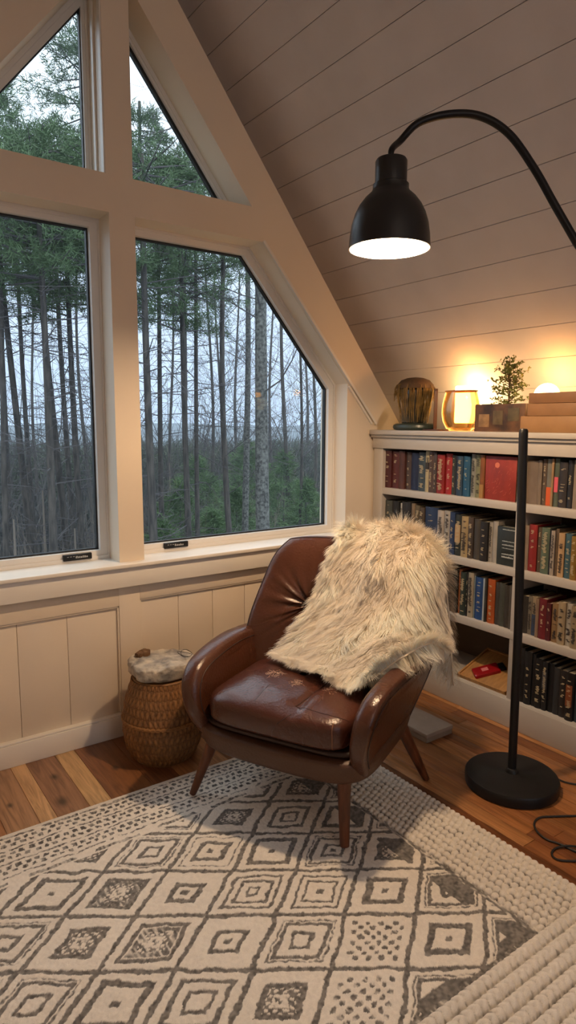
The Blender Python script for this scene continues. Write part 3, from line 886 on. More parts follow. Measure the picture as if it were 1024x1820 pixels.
fr_ = thing('picture_frame', 'small wooden picture frame seen edge on beside the glass vase', 'picture frame', (2.405, 2.160, TZ), math.radians(42.5))
q = MB()
fz = 0.196
q.box(-0.012, 0.006, -0.009, 0.009, 0, 0.012); 
q = MB()
for (a, b, c_, d_) in ((-0.045, -0.033, 0, fz), (0.073, 0.085, 0, fz), (-0.045, 0.085, 0, 0.012), (-0.045, 0.085, fz - 0.012, fz)):
    q.box(a, b, -0.008, 0.008, c_, d_, 0.002)
q.build('frame', mat('dark_wood_frame', srgb((96, 58, 28)), 0.5), fr_)
q = MB(); q.box(-0.034, 0.074, -0.003, 0.004, 0.011, fz - 0.011); q.build('picture', mat('ivory_card', srgb((190, 170, 130)), 0.8), fr_)
cs = thing('wooden_coaster', 'thin dark wooden coaster lying at the foot of the picture frame', 'coaster', (2.375, 2.13, TZ))
q = MB(); q.box(-0.03, 0.03, -0.055, 0.055, 0, 0.007, 0.002); q.build('slab', mat('dark_walnut', srgb((70, 40, 22)), 0.5), cs)

# glass vase lit from behind
gv = thing('glass_vase', 'clear tapered glass vase glowing amber in front of a small lamp', 'vase', (2.425, 2.025, TZ))
vp = [(0.055, 0.0), (0.075, 0.012), (0.094, 0.045), (0.101, 0.085), (0.098, 0.125), (0.086, 0.172), (0.083, 0.180)]
q = MB()
q.lathe(vp + [(0.079, 0.180), (0.082, 0.170), (0.094, 0.125), (0.097, 0.085), (0.090, 0.046), (0.072, 0.016), (0.05, 0.006), (0, 0.006)], seg=40, cap=False, sx=0.62, sy=1.0)
q.add([(0.055 * 0.62 * math.cos(2 * PI * k / 40), 0.055 * math.sin(2 * PI * k / 40), 0) for k in range(40)], [tuple(range(40))])
q.build('vessel', glass_mat('amber_glass', (1.0, 0.86, 0.62), 0.03, 0.05), gv, angle=20)
q = MB(); q.lathe([(0.083, 0.178), (0.086, 0.180), (0.086, 0.185), (0.080, 0.185), (0.080, 0.178)], seg=40, cap=False, sx=0.62, sy=1.0)
q.build('rim', mat('amber_rim', srgb((150, 96, 44)), 0.3), gv)
# frosted shade lamp behind/inside
tl = thing('table_lamp', 'small glowing square shade lamp right behind the glass vase', 'lamp', (2.520, 2.045, TZ))
q = MB(); q.box(-0.016, 0.016, -0.022, 0.022, 0, 0.012, 0.003); q.build('base', mat('brass', (0.5, 0.3, 0.1), 0.35, metal=1), tl)
q = MB(); q.box(-0.030, 0.014, -0.056, 0.074, 0.036, 0.212, 0.006); 
lsh = q.build('lamp_shade', emit_mat('lit_paper_shade', (1.0, 0.66, 0.30), 18), tl); lsh['label'] = 'lit square paper shade'
q = MB(); q.box(-0.004, 0.004, -0.004, 0.004, 0.01, 0.05); q.build('stem', MATS['brass'], tl)
add_light('vase_lamp_light', 'POINT', (2.455, 2.035, TZ + 0.222), GLOW_A, (1.0, 0.36, 0.05), 0.02)

# glowing globe lamp behind the stacked books
gl = thing('globe_lamp', 'small glowing globe lamp half hidden behind stacked books', 'lamp', (2.475, 1.618, TZ))
q = MB(); q.lathe([(0.0, 0), (0.03, 0), (0.03, 0.008), (0.012, 0.014), (0.010, 0.10), (0.016, 0.106), (0, 0.106)], seg=24, cap=False); q.build('base', mat('dark_bronze', (0.05, 0.03, 0.015), 0.4, metal=.6), gl)
q = MB(); q.lathe([(0.004, 0.098)] + [(0.052 * math.sin(a), 0.150 - 0.052 * math.cos(a)) for a in np.linspace(0.3, PI - 0.02, 14)], seg=28, cap=False)
gs = q.build('globe', MATS['lit_globe'] if 'lit_globe' in MATS else emit_mat('lit_globe', (1.0, 0.66, 0.28), 14), gl); gs['label'] = 'lit glass globe'
add_light('globe_lamp_light', 'POINT', (2.455, 1.585, TZ + 0.222), GLOW_B, (1.0, 0.33, 0.03), 0.02)

# planter box with a small tree-like herb
pb = thing('planter_box', 'rustic square wooden planter holding a small leafy herb', 'planter', (2.43, 1.775, TZ))
q = MB()
hx, hy, hh = 0.055, 0.128, 0.118
q.box(-hx, -hx + 0.01, -hy, hy, 0.004, hh, 0.002); q.box(hx - 0.01, hx, -hy, hy, 0.004, hh, 0.002)
q.box(-hx + 0.01, hx - 0.01, -hy, -hy + 0.01, 0.004, hh, 0.002); q.box(-hx + 0.01, hx - 0.01, hy - 0.01, hy, 0.004, hh, 0.002)
q.box(-hx, hx, -hy, hy, 0, 0.006)
q.build('box', mat('mottled_old_wood', srgb((112, 74, 42)), 0.6, color2=srgb((46, 32, 24)), scale=11, bump=0.3, bscale=50), pb)
for (ya_, yb_, za, zb, c_) in ((0.05, 0.105, 0.02, 0.075, (150, 116, 76)), (-0.02, 0.03, 0.03, 0.09, (96, 80, 52)), (-0.10, -0.045, 0.045, 0.10, (88, 76, 50))):
    q = MB(); q.box(-hx - 0.0015, -hx + 0.001, ya_, yb_, za, zb, 0.0005); q.build('patch', mat('worn_patch_%d' % c_[0], srgb(c_), 0.6, noise=0.4, scale=40), pb)
q = MB(); q.box(-hx + 0.01, hx - 0.01, -hy + 0.01, hy - 0.01, 0.09, 0.106); q.build('soil', mat('dark_soil', (0.02, 0.013, 0.008), 0.9), pb)
q = MB(); lf = MB()
def leafblob(mb, p, s):
    for k in range(3):
        d = Vector(rng.normal(size=3)).normalized(); e = d.cross(Vector(rng.normal(size=3))).normalized()
        c = p + d * s * .4; l = s * rng.uniform(.7, 1.2); w = l * .38
        mb.add([c - d * l * .5, c + e * w, c + d * l * .6, c - e * w], [(0, 1, 2, 3)])
root = Vector((0.0, -0.006, 0.10))
topz = 0.315
q.tube([root, (0.0, -0.006, 0.19), (-0.004, 0.0, 0.26), (0.0, 0.002, topz)], [0.0045, 0.004, 0.003, 0.001], 7)
for i in range(46):
    t = rng.uniform(0.03, 0.95)
    zb_ = 0.105 + t * (topz - 0.115)
    a = rng.uniform(0, 2 * PI)
    L = (0.105 * (1 - t) ** 0.75 + 0.028) * rng.uniform(0.6, 1)
    dy, dx = math.cos(a), math.sin(a) * 0.45
    p0 = Vector((0, -0.004, zb_)); 
    rise = rng.uniform(-0.05, 0.45) * L + (0.012 if t > .3 else 0)
    p1 = p0 + Vector((dx * L * .5, dy * L * .5, rise * .3)); p2 = p0 + Vector((dx * L, dy * L, rise))
    q.tube([p0, p1, p2], [0.0018, 0.0013, 0.0006], 5)
    for k in range(9):
        u = rng.uniform(.25, 1.05)
        c = p0.lerp(p2, u) + Vector(rng.normal(size=3)) * 0.006
        leafblob(lf, c, 0.011)
q.build('stem', mat('herb_stem', srgb((70, 48, 26)), 0.7), pb)
lo_ = lf.build('leaves', mat('herb_leaves', srgb((104, 112, 44)), 0.5, noise=0.4, scale=60), pb, recalc=False); lo_['kind'] = 'stuff'

# three stacked books lying flat
for i, (z0, z1, ya_, yb_, lab, c_) in enumerate(((0.0, 0.066, 1.645, 1.38, 'thick tan cardboard book at the bottom of the stack beside the planter', (150, 110, 66)),
                                         (0.066, 0.116, 1.615, 1.36, 'tan book in the middle of the flat stack atop the bookcase', (140, 100, 60)),
                                         (0.116, 0.158, 1.612, 1.37, 'darker brown book on top of the flat stack atop the bookcase', (128, 88, 50)))):
    t = thing('stacked_book', lab, 'book', (2.36, (ya_ + yb_) / 2, TZ + z0), group='books lying in a stack on the bookcase')
    hw = (ya_ - yb_) / 2; h = z1 - z0 - 0.001; x1 = 0.125 if i == 0 else 0.09
    cm = mat('kraft_cover_%d' % i, srgb(c_), 0.6, noise=0.15, scale=12)
    q = MB(); q.box(-0.015, x1, -hw, hw, 0, 0.004, 0.0015); q.box(-0.015, x1, -hw, hw, h - 0.004, h, 0.0015); q.box(-0.018, -0.012, -hw, hw, 0.0, h, 0.002)
    q.build('cover', cm, t)
    q = MB(); q.box(-0.013, x1 - 0.004, -hw + 0.005, hw - 0.005, 0.004, h - 0.004); q.build('pages', M_page, t)

# flat cardboard box on the floor behind the chair
fb = thing('cardboard_box', 'flat grey cardboard box lying on the floor between armchair and bookcase', 'box', (2.05, 1.92, 0))
q = MB(); q.box(-0.09, 0.068, -0.175, 0.13, 0, 0.036, 0.002); q.build('carton', mat('grey_card', srgb((150, 132, 116)), 0.7, noise=0.1), fb)
q = MB(); q.box(-0.092, 0.070, -0.177, 0.132, 0.022, 0.039, 0.002); q.build('lid', mat('grey_card_lid', srgb((164, 146, 130)), 0.7, noise=0.1), fb)

# ================================================================ BASKET WITH STONE
BC = Vector((1.035, 2.305, 0))
bk_t = thing('wicker_basket', 'round woven wicker basket beside the armchair holding a stone slab', 'basket', BC)
NU, NV = 480, 260
uu = np.linspace(0, 2 * PI, NU, endpoint=False); vv = np.linspace(0, 1, NV)
U, V = np.meshgrid(uu, vv)
prof_z = np.array([0, .02, .06, .12, .18, .24, .30, .325]); prof_r = np.array([.112, .126, .142, .151, .149, .140, .120, .112])
Z = V * 0.325
Rr = np.interp(Z, prof_z, prof_r)
# staggered almond shaped stitches
ncol = 46; rowh = 0.034
row = np.floor(Z / rowh * 1.0)
cu = U / (2 * PI) * ncol + 0.5 * (row % 2) + 0.12 * np.sin(V * 30 + U * 5)
fu = (cu % 1) - 0.5
fz = (Z / rowh) % 1 - 0.5
d1 = 1 - (np.abs(fu) / 0.46) ** 2 - (np.abs(fz) / 0.62) ** 2
cu2 = cu + 0.5; fu2 = (cu2 % 1) - 0.5; fz2 = ((Z / rowh + 0.5) % 1) - 0.5
d2 = 1 - (np.abs(fu2) / 0.40) ** 2 - (np.abs(fz2) / 0.62) ** 2
hgt = np.maximum(np.clip(d1, 0, 1) ** 0.5, 0.8 * np.clip(d2, 0, 1) ** 0.5)
disp = 0.009 * hgt
Rr2 = Rr + disp
Vt = np.stack([BC.x * 0 + Rr2 * np.cos(U), Rr2 * np.sin(U), Z + 0.001], -1).reshape(-1, 3)
k = hgt.reshape(-1, 1)
tone = vnoise(cu.ravel() * 1.3, Z.ravel() / rowh * 1.3)[:, None] * 0.35 + 0.75
c_hi = np.array(srgb((158, 110, 62))); c_lo = np.array(srgb((46, 25, 11)))
Cc = (c_lo + (c_hi - c_lo) * np.clip(k * 1.2 - .15, 0, 1)) * tone
M_wick = mat('wicker', (1, 1, 1), 0.6, attr='col', noise=0.25, scale=90)
np_mesh('woven_body', Vt, grid_faces(NU, NV, True), M_wick, bk_t, Cc)
q = MB()
for ph in (0, PI):
    q.tube([(0.158 * math.cos(a), 0.158 * math.sin(a), 0.168 + 0.004 * math.sin(a * 26 + ph)) for a in np.linspace(0, 2 * PI, 200)], 0.0052, 6, cap=False)
q.build('band', mat('wicker_band', srgb((150, 104, 56)), 0.6, noise=0.3, scale=80), bk_t)
q = MB(); q.lathe([(0.0, 0.0), (0.118, 0.0), (0.118, 0.012)], seg=48, cap=False); q.lathe([(0.112, 0.318), (0.116, 0.326), (0.112, 0.331), (0.0, 0.326)], seg=48, cap=False)
q.build('rim', MATS['wicker_band'], bk_t)

def rock(name, parent, a, b, h, z0, seed, material, bumps=0.12, off=(0, 0)):
    NUr, NVr = 120, 60
    u = np.linspace(0, 2 * PI, NUr, endpoint=False); v = np.linspace(-PI / 2, PI / 2, NVr) * 0.9999999
    U, V = np.meshgrid(u, v)
    s = lambda x, p: np.sign(x) * np.abs(x) ** p
    r = 1 + bumps * (vnoise(np.cos(U) * 2.1 + seed, np.sin(U) * 2.1 + seed * 2) - .5) * 2
    X = a * s(np.maximum(np.cos(V), 0), .35) * s(np.cos(U), .8) * r; Y = b * s(np.maximum(np.cos(V), 0), .35) * s(np.sin(U), .8) * r
    Zr = z0 + h / 2 + h / 2 * s(np.sin(V), .45)
    n = (vnoise(X * 90 + seed, Y * 90 + Zr * 70) - .5) * .006 + (vnoise(X * 30 + seed, Y * 30 + Zr * 40) - .5) * .012
    Zr = Zr + n * (Zr > z0 + h * .3)
    k = 1 + (vnoise(U * 9 + seed, Zr * 90) - .5) * .07
    X[0] = X[-1] = 0; Y[0] = Y[-1] = 0; Zr[-1] = Zr[-2].mean(); Zr[0] = z0
    VV = np.stack([X * k + off[0], Y * k + off[1], Zr], -1).reshape(-1, 3)
    return np_mesh(name, VV, grid_faces(NUr, NVr, True), material, parent)
M_rock = mat('pale_stone', srgb((206, 194, 176)), 0.85, color2=srgb((130, 126, 122)), scale=16, bump=0.8, bscale=70)
st = thing('stone_slab', 'thick pale rough stone slab resting on the wicker basket', 'stone', BC + Vector((0, 0, 0.331)))
rock('slab', st, 0.130, 0.118, 0.068, 0.0, 3.3, M_rock, 0.09, (0.006, 0.0))
rk = thing('wood_chunk', 'small rough brown chunk lying on the pale stone slab', 'stone', BC + Vector((-0.055, 0.055, 0.397)))
rock('chunk', rk, 0.030, 0.018, 0.022, 0.0, 8.1, mat('brown_chunk', srgb((120, 86, 54)), 0.8, noise=0.4, scale=60, bump=.5))
wl = thing('wire_loop', 'small bent wire loop lying on the stone slab by the armrest', 'wire', BC + Vector((0.075, -0.055, 0.402)))
q = MB()
q.tube([tuple(p) for p in catmull([(0.03, .01, .003), (0.01, 0.03, .008), (-.02, .022, .02), (-.032, 0, .024), (-.02, -.022, .012), (.005, -.018, .004), (.03, 0, .006), (.02, .02, .018), (-.01, .008, .026), (-.02, -.01, .014), (.01, -.012, .002)], 8)], 0.0011, 6)
q.build('wire', mat('dark_wire', (0.05, 0.04, 0.03), 0.4, metal=0.8), wl)

# ================================================================ ARMCHAIR
CH_O, CH_A = Vector((1.337, 1.75, 0)), math.radians(-63.5)
ch = thing('armchair', 'brown leather mid-century armchair with tufted back and tapered wooden legs', 'armchair', CH_O, CH_A)
def leather(name, c, c2, r0=0.30, r1=0.5):
    c = tuple(v * .80 for v in c); c2 = tuple(v * .74 for v in c2)
    m = mat(name, c, r0, color2=tuple((a + b) / 2 for a, b in zip(c, c2)), scale=2.6, bump=0.35, bscale=110, rough2=(r0 + r1) / 2 + .05, spec=0.6, detail=2)
    return m
M_lea = leather('brown_leather', srgb((92, 52, 33)), srgb((76, 42, 27)), 0.25, 0.31)
M_lea_seat = leather('seat_leather', srgb((90, 48, 34)), srgb((80, 42, 30)), 0.25, 0.29)
M_shell = leather('tan_brown_leather', srgb((92, 56, 33)), srgb((76, 45, 26)), 0.42, 0.52)
M_pipe = mat('dark_piping', srgb((44, 24, 16)), 0.5)
M_leg = mat('walnut_leg', srgb((108, 58, 29)), 0.42, color2=srgb((78, 40, 20)), scale=8, stretch=(6, 6, 0.6))

def grid_obj(name, fn, nu, nv, material, parent, closed_u=False):
    vs = [fn(i / (nu if closed_u else nu - 1), j / (nv - 1)) for j in range(nv) for i in range(nu)]
    V = np.array([tuple(v) for v in vs]); 
    return np_mesh(name, V, grid_faces(nu, nv, closed_u), material, parent)

# arms: padded leaf-shaped sides
arm_prof = catmull([(-.250, .285), (-.283, .345), (-.288, .41), (-.268, .465), (-.215, .506), (-.12, .525), (.0, .533), (.12, .528), (.24, .515), (.335, .490), (.338, .44), (.285, .34), (.20, .262), (.08, .222), (-.10, .217), (-.20, .235)], 7, True)
AP = np.array(arm_prof)
tan = np.roll(AP, -1, 0) - np.roll(AP, 1, 0); tan /= np.linalg.norm(tan, axis=1)[:, None]
nor = np.stack([tan[:, 1], -tan[:, 0]], 1)
cen = AP.mean(0)
if ((AP - cen) * nor).sum() < 0: nor = -nor
def arm_mesh(sx):
    layers = []
    T = 0.046; RR = 0.040
    ts = [-1, -.97, -.88, -.7, -.45, -.15, .15, .45, .7, .88, .97, 1]
    fl = []
    # cap rings shrink to the centre so that the side faces bulge
    def ring(shrink, tt):
        pts = []
        for (y, z), (ny, nz_) in zip(AP, nor):
            yy, zz = y - ny * shrink, z - nz_ * shrink
            k = min(1, max(0, (zz - .2) / .33)); k = k * k * (3 - 2 * k)
            xo = 0.280 + 0.040 * k + 0.022 * k * min(1, max(0, (yy + .25) / .3)) - 0.012 * max(0, (yy - .1) / .25) ** 2
            th = T * (0.52 + 0.22 * k + .10 * min(1, max(0, (yy + .3) / .3)))
            # rolled outwards at the top
            pts.append((sx * (xo + tt * th), yy, zz))
        return pts
    L = []
    for s, t in ((.060, -.98), (.045, -1.0), (.030, -.97), (.016, -.86), (.006, -.62), (.001, -.3), (0, 0), (.0, .35), (.002, .72), (.006, .90), (.013, .98), (.030, 1.0), (.060, 1.0)):
        L.append(ring(s, t))
    n = len(AP)
    V = [p for r in L for p in r]
    F = []
    for i in range(len(L) - 1):
        for k_ in range(n):
            k2 = (k_ + 1) % n
            F.append((i * n + k_, i * n + k2, (i + 1) * n + k2, (i + 1) * n + k_))
    # cap faces: fan to skeleton centre line
    for li, base in ((0, 0), (len(L) - 1, (len(L) - 1) * n)):
        tri = tessellate_polygon([[Vector((p[1], p[2], 0)) for p in L[li]]])
        F += [tuple(base + i for i in t) for t in tri]
    mb = MB(); mb.add(V, F)
    return mb, L
for sx in (-1, 1):
    mb, L = arm_mesh(sx)
    ao = mb.build('armrest', M_lea, ch, angle=70)
    # piping along the outer edge
    q = MB(); ring = L[11]
    pts = [Vector(p) for p in ring]; pts.append(pts[0])
    q.tube(pts, 0.0028, 6, cap=False)
    q.build('piping', M_pipe, ao)
    q = MB(); ring = L[2]; pts = [Vector(p) for p in ring]; pts.append(pts[0]); q.tube(pts, 0.002, 6, cap=False); q.build('piping', M_pipe, ao)

def superbox(cx, cy, cz, ax, ay, az, px, pz, nu=96, nv=40, fn=None):
    def f(u, v):
        a = u * 2 * PI; b = (v - .5) * PI * 0.9995
        s = lambda x, p: math.copysign(abs(x) ** p, x)
        x = ax * s(math.cos(b), pz) * s(math.cos(a), px); y = ay * s(math.cos(b), pz) * s(math.sin(a), px); z = az * s(math.sin(b), pz)
        if fn: x, y, z = fn(x, y, z)
        return (cx + x, cy + y, cz + z)
    return f
# seat base (apron)
def ap_fn(x, y, z):
    z += -0.012 * (1 - (x / .33) ** 2) * (1 if y < 0 else .3)
    k = (z + .05) / .1
    return x * (0.93 + 0.07 * k), y * (0.95 + 0.05 * k), z
grid_obj('seat_base', superbox(0, 0.0, 0.262, 0.335, 0.283, 0.050, 0.38, 0.35, 120, 30, ap_fn), 120, 30, M_shell, ch, True)
# dark gap strip
q = grid_obj('shadow_gap', superbox(0, 0.0, 0.312, 0.300, 0.262, 0.012, 0.35, 0.4, 80, 12), 80, 12, M_pipe, ch, True)

# seat cushion
def cu_fn(x, y, z):
    top = max(0, z) / .06
    dome = 0.020 * (1 - (x / .28) ** 2) * (1 - ((y) / .27) ** 2)
    z2 = z + top * dome
    # seam line valley dividing the top into two panels
    dseam = abs(x - (0.088 + 0.02 * (y + .1)))
    if z > 0.0 and -0.26 < y < 0.2:
        z2 -= top * 0.010 * math.exp(-(dseam / .013) ** 2)
    dl = abs(x + 0.066)
    if z > 0 and y < -.15: z2 -= top * 0.004 * math.exp(-(dl / .01) ** 2)
    z2 += top * 0.0025 * math.sin(x * 38 + y * 20) * math.sin(y * 31 - x * 9)
    z2 += top * 0.010 * math.exp(-((x + .12) ** 2 + (y + .08) ** 2) / .012)
    y2 = y - 0.012 * (1 - (x / .3) ** 2) * (1 if y < 0 else 0) * (1 - abs(z) / .08)
    return x, y2, z2
cush = grid_obj('seat_cushion', superbox(0, -0.028, 0.372, 0.262, 0.252, 0.060, 0.30, 0.42, 220, 110, cu_fn), 220, 110, M_lea_seat, ch, True)
def bvh_of(o):
    me = o.data
    return BVHTree.FromPolygons([v.co.copy() for v in me.vertices], [tuple(p.vertices) for p in me.polygons])
bv_c = bvh_of(cush)
def drape(bv, pts, direction=Vector((0, 0, -1)), start=None, lift=0.0):
    out = []
    for p in pts:
        o_ = Vector(p) - direction * 1.0
        h = bv.ray_cast(o_, direction)
        if h[0] is not None: out.append(h[0] + h[1] * lift * (1 if h[1].dot(direction) < 0 else -1))
    return out
def seam(name, pts2, r=0.0011, direction=Vector((0, 0, -1)), z=0.4, m=M_pipe, parent=cush, bv=None):
    P_ = [(p[0], p[1], p[2] if len(p) > 2 else z) for p in pts2]
    cc = [tuple(p) for p in catmull(P_, 8)]
    d = drape(bv or bv_c, cc, direction)
    if len(d) > 2:
        q = MB(); q.tube(d, r, 5); q.build(name, m, parent)
seam('seam', [(0.096, 0.17), (0.094, 0.0), (0.088, -0.13), (0.075, -0.235)])
seam('seam', [(0.072, -0.232), (0.15, -0.234), (0.215, -0.232), (0.250, -0.215)])
seam('seam', [(-0.066, -0.255), (-0.064, -0.20), (-0.058, -0.165)])
fd = Vector((0, 1, 0))
seam('seam', [(0.074, 0, 0.418), (0.05, 0, 0.40), (0.035, 0, 0.385)], direction=fd)
seam('seam', [(0.215, 0, 0.418), (0.218, 0, 0.37), (0.216, 0, 0.325)], direction=fd, m=mat('tan_thread', srgb((150, 100, 60)), 0.6))
# worn pale scuffs: fine scratches lying on the leather
sc = MB()
for (cx_, cy_, rr_, n) in ((-0.085, -0.085, 0.036, 70), (0.01, -0.11, 0.026, 48), (0.13, -0.10, 0.03, 16)):
    for i in range(n):
        a = rng.uniform(0, 2 * PI); r = rr_ * rng.uniform(.2, 1)
        p = np.array([cx_ + r * math.cos(a), cy_ + r * math.sin(a) * .8])
        d_ = rng.normal(0, .008, 2); d3 = rng.normal(0, .003, 2)
        dd = drape(bv_c, [(p[0], p[1], .4), (p[0] + d_[0] * .5 + d3[0], p[1] + d_[1] * .5 + d3[1], .4), (p[0] + d_[0], p[1] + d_[1], .4)])
        if len(dd) == 3: sc.tube([p + Vector((0, 0, .0006)) for p in dd], 0.00042, 4)
so = sc.build('scuff_marks', mat('pale_scuff', srgb((206, 176, 152)), 0.7), cush); so['label'] = 'pale scratched scuff marks'; so['kind'] = 'stuff'

# backrest
BT = [(-0.110, 0.615), (0.110, 0.615)]
def back_pt(s, t, side):
    """s -1..1 across, t 0..1 up, side +1 front -1 back"""
    # squircle map for rounded top corners
    tt = t
    w = 0.315 + 0.040 * math.sin(min(1, tt * 1.9) * PI * .5) * (1 - tt * .2) - 0.075 * max(0, (tt - 0.30) / 0.70) ** 1.25
    kk = max(0, (tt - .80) / .20)
    w *= 1 - 0.13 * kk ** 2.4
    x = s * w
    z = 0.33 + 0.545 * tt - 0.016 * (abs(s) ** 3.5) * tt ** 3
    yc = 0.185 + 0.175 * tt ** 1.1
    y = yc - 0.075 * (abs(x) / .33) ** 2.2 + 0.0
    e = (1 - abs(s) ** 7) ** .5 * (1 - abs(2 * min(max(t, .0), 1) - 1) ** 9) ** .5 if abs(s) < 1 else 0
    th = 0.042 * e
    if side > 0:
        d = th
        for bx, bz in BT:
            r = math.hypot(x - bx, z - bz); an = math.atan2(z - bz, x - bx)
            d -= 0.034 * math.exp(-(r / .050) ** 1.5) * (1 if e > .2 else e * 5)
            fade = math.exp(-r / .105) * min(1, r / .02) * e
            if (x - bx) * bx > -0.006:
                d += 0.0095 * math.sin(an * 11 + 1.6 * math.sin(an * 3 + bx * 20)) * fade
                d += 0.0045 * math.sin(an * 23 + 2 * math.sin(an * 5)) * fade
        # stitched valley joining the two buttons and up the centre
        if abs(x) < .110: d -= 0.010 * math.exp(-((z - .615) / .010) ** 2) * e
        y -= d
    else:
        y += th * 0.9
    return (x, y, z)
NS, NT = 150, 170
vs = []
for side in (1, -1):
    for j in range(NT):
        for i in range(NS):
            vs.append(back_pt(-1 + 2 * i / (NS - 1), j / (NT - 1), side))
V = np.array(vs); Fg = grid_faces(NS, NT)
F = np.concatenate([Fg, (Fg + NS * NT)[:, ::-1]])
brest = np_mesh('backrest', V, F, M_lea, ch)
bm = bmesh.new(); bm.from_mesh(brest.data); bmesh.ops.remove_doubles(bm, verts=bm.verts, dist=1e-5); bmesh.ops.recalc_face_normals(bm, faces=bm.faces[:]); bm.to_mesh(brest.data); bm.free()
bv_b = bvh_of(brest)
for bx, bz in BT:
    h = bv_b.ray_cast(Vector((bx, -1, bz)), Vector((0, 1, 0)))
    q = MB(); q.lathe([(0, 0.0035), (0.005, 0.003), (0.009, 0.0), (0.009, -0.004)], seg=20, cap=False)
    q.v = [Vector((v.x + bx, h[0].y - v.z, v.y + bz)) for v in q.v]
    q.build('button', M_lea, brest)
# piping around the back's outline
q = MB(); e_ = 0.985
ol = [back_pt(-e_, j / 40, 1) for j in range(4, 40)] + [back_pt(-e_ + 2 * e_ * i / 40, 0.992, 1) for i in range(41)] + [back_pt(e_, j / 40, 1) for j in range(39, 3, -1)]
q.tube(ol, 0.0026, 6); q.build('piping', M_pipe, brest)

# legs: tapered, splayed
def leg(tx, ty, tz, fx, fy, fz_, r0, r1, lab=None):
    top = Vector((tx, ty, tz)); ft = Vector((fx, fy, fz_))
    q = MB(); pts = [top.lerp(ft, k / 8) for k in range(9)]
    q.tube(pts, [r0 + (r1 - r0) * (k / 8) ** .8 for k in range(9)], 20)
    q.v = [Vector((v.x, v.y, max(v.z, fz_ - 0.0005))) for v in q.v]
    o = q.build('leg', M_leg, ch, angle=60)
RUGT = 0.013
leg(-0.262, -0.185, 0.245, -0.334, -0.232, RUGT + .004, 0.024, 0.0125)
leg(0.235, -0.215, 0.245, 0.252, -0.241, RUGT + .004, 0.024, 0.015)
leg(0.275, 0.175, 0.27, 0.358, 0.284, 0.002, 0.027, 0.014)
leg(-0.275, 0.175, 0.27, -0.345, 0.284, 0.002, 0.027, 0.014)

# ================================================================ FUR THROW
thr = thing('fur_throw', 'shaggy cream fur throw draped over the armchair back and seat', 'throw', CH_O, CH_A)
rows = [
 [(.03, .455, .52), (.12, .465, .50), (.22, .47, .47), (.32, .46, .40), (.415, .40, .335)],
 [(.02, .44, .79), (.12, .445, .82), (.22, .445, .83), (.31, .435, .79), (.385, .40, .66)],
 [(-.005, .372, .892), (.10, .370, .908), (.20, .370, .912), (.29, .362, .892), (.365, .35, .81)],
 [(-.03, .268, .80), (.08, .262, .82), (.19, .260, .82), (.30, .262, .80), (.395, .285, .71)],
 [(-.055, .22, .68), (.07, .215, .69), (.19, .205, .70), (.32, .22, .69), (.420, .27, .60)],
 [(-.095, .150, .560), (.04, .135, .575), (.18, .13, .60), (.32, .165, .61), (.425, .23, .535)],
 [(-.145, .075, .474), (-.01, .045, .476), (.13, .04, .500), (.275, .07, .560), (.400, .13, .578)],
 [(-.135, .042, .458), (.0, -.012, .456), (.115, -.035, .458), (.222, -.040, .456), (.345, -.005, .562)],
]
R2 = [np.array(catmull(r, 12)) for r in rows]
nc = len(R2[0])
cols = [np.array(catmull([R2[j][i] for j in range(len(rows))], 10)) for i in range(nc)]
S = np.stack(cols, 1)                     # (nv, nu, 3)
nv_, nu_ = S.shape[:2]
gu, gv_ = np.meshgrid(np.linspace(0, 1, nu_), np.linspace(0, 1, nv_))
du = np.gradient(S, axis=1); dv = np.gradient(S, axis=0)
NN = np.cross(du, dv); NN /= np.linalg.norm(NN, axis=2)[..., None] + 1e-9
ref = S - np.array([0.15, 0.6, 0.2])
sgn = np.sign((NN * ref).sum(2).mean())
if NN[nv_ // 2, nu_ // 2, 1] > 0: NN = -NN
# soft folds running down the throw
fold = 0.012 * np.sin(gu * 15 + gv_ * 3 + 1.0) * np.sin(gv_ * PI) + 0.012 * (vnoise(gu * 7, gv_ * 7) - .5)
S = S + NN * (0.010 + fold)[..., None]
edge_in = S - NN * 0.006
Vb = np.concatenate([S.reshape(-1, 3), edge_in.reshape(-1, 3)])
Fg = grid_faces(nu_, nv_)
n0 = nu_ * nv_
Fs = [Fg, (Fg + n0)[:, ::-1]]
bi = list(range(nu_)); side_q = []
loop = [i for i in range(nu_)] + [j * nu_ + nu_ - 1 for j in range(1, nv_)] + [(nv_ - 1) * nu_ + i for i in range(nu_ - 2, -1, -1)] + [j * nu_ for j in range(nv_ - 2, 0, -1)]
for a, b in zip(loop, loop[1:] + loop[:1]): side_q.append((a, b, b + n0, a + n0))
Fs.append(np.array(side_q))
M_hide = mat('cream_hide', srgb((238, 222, 196)), 0.9, noise=0.1)
np_mesh('hide', Vb, np.concatenate(Fs), M_hide, thr)
# fur strands as slim tapering blades
NSTR = 60000
iu = rng.uniform(0, nu_ - 1.001, NSTR); iv = rng.uniform(0, nv_ - 1.001, NSTR)
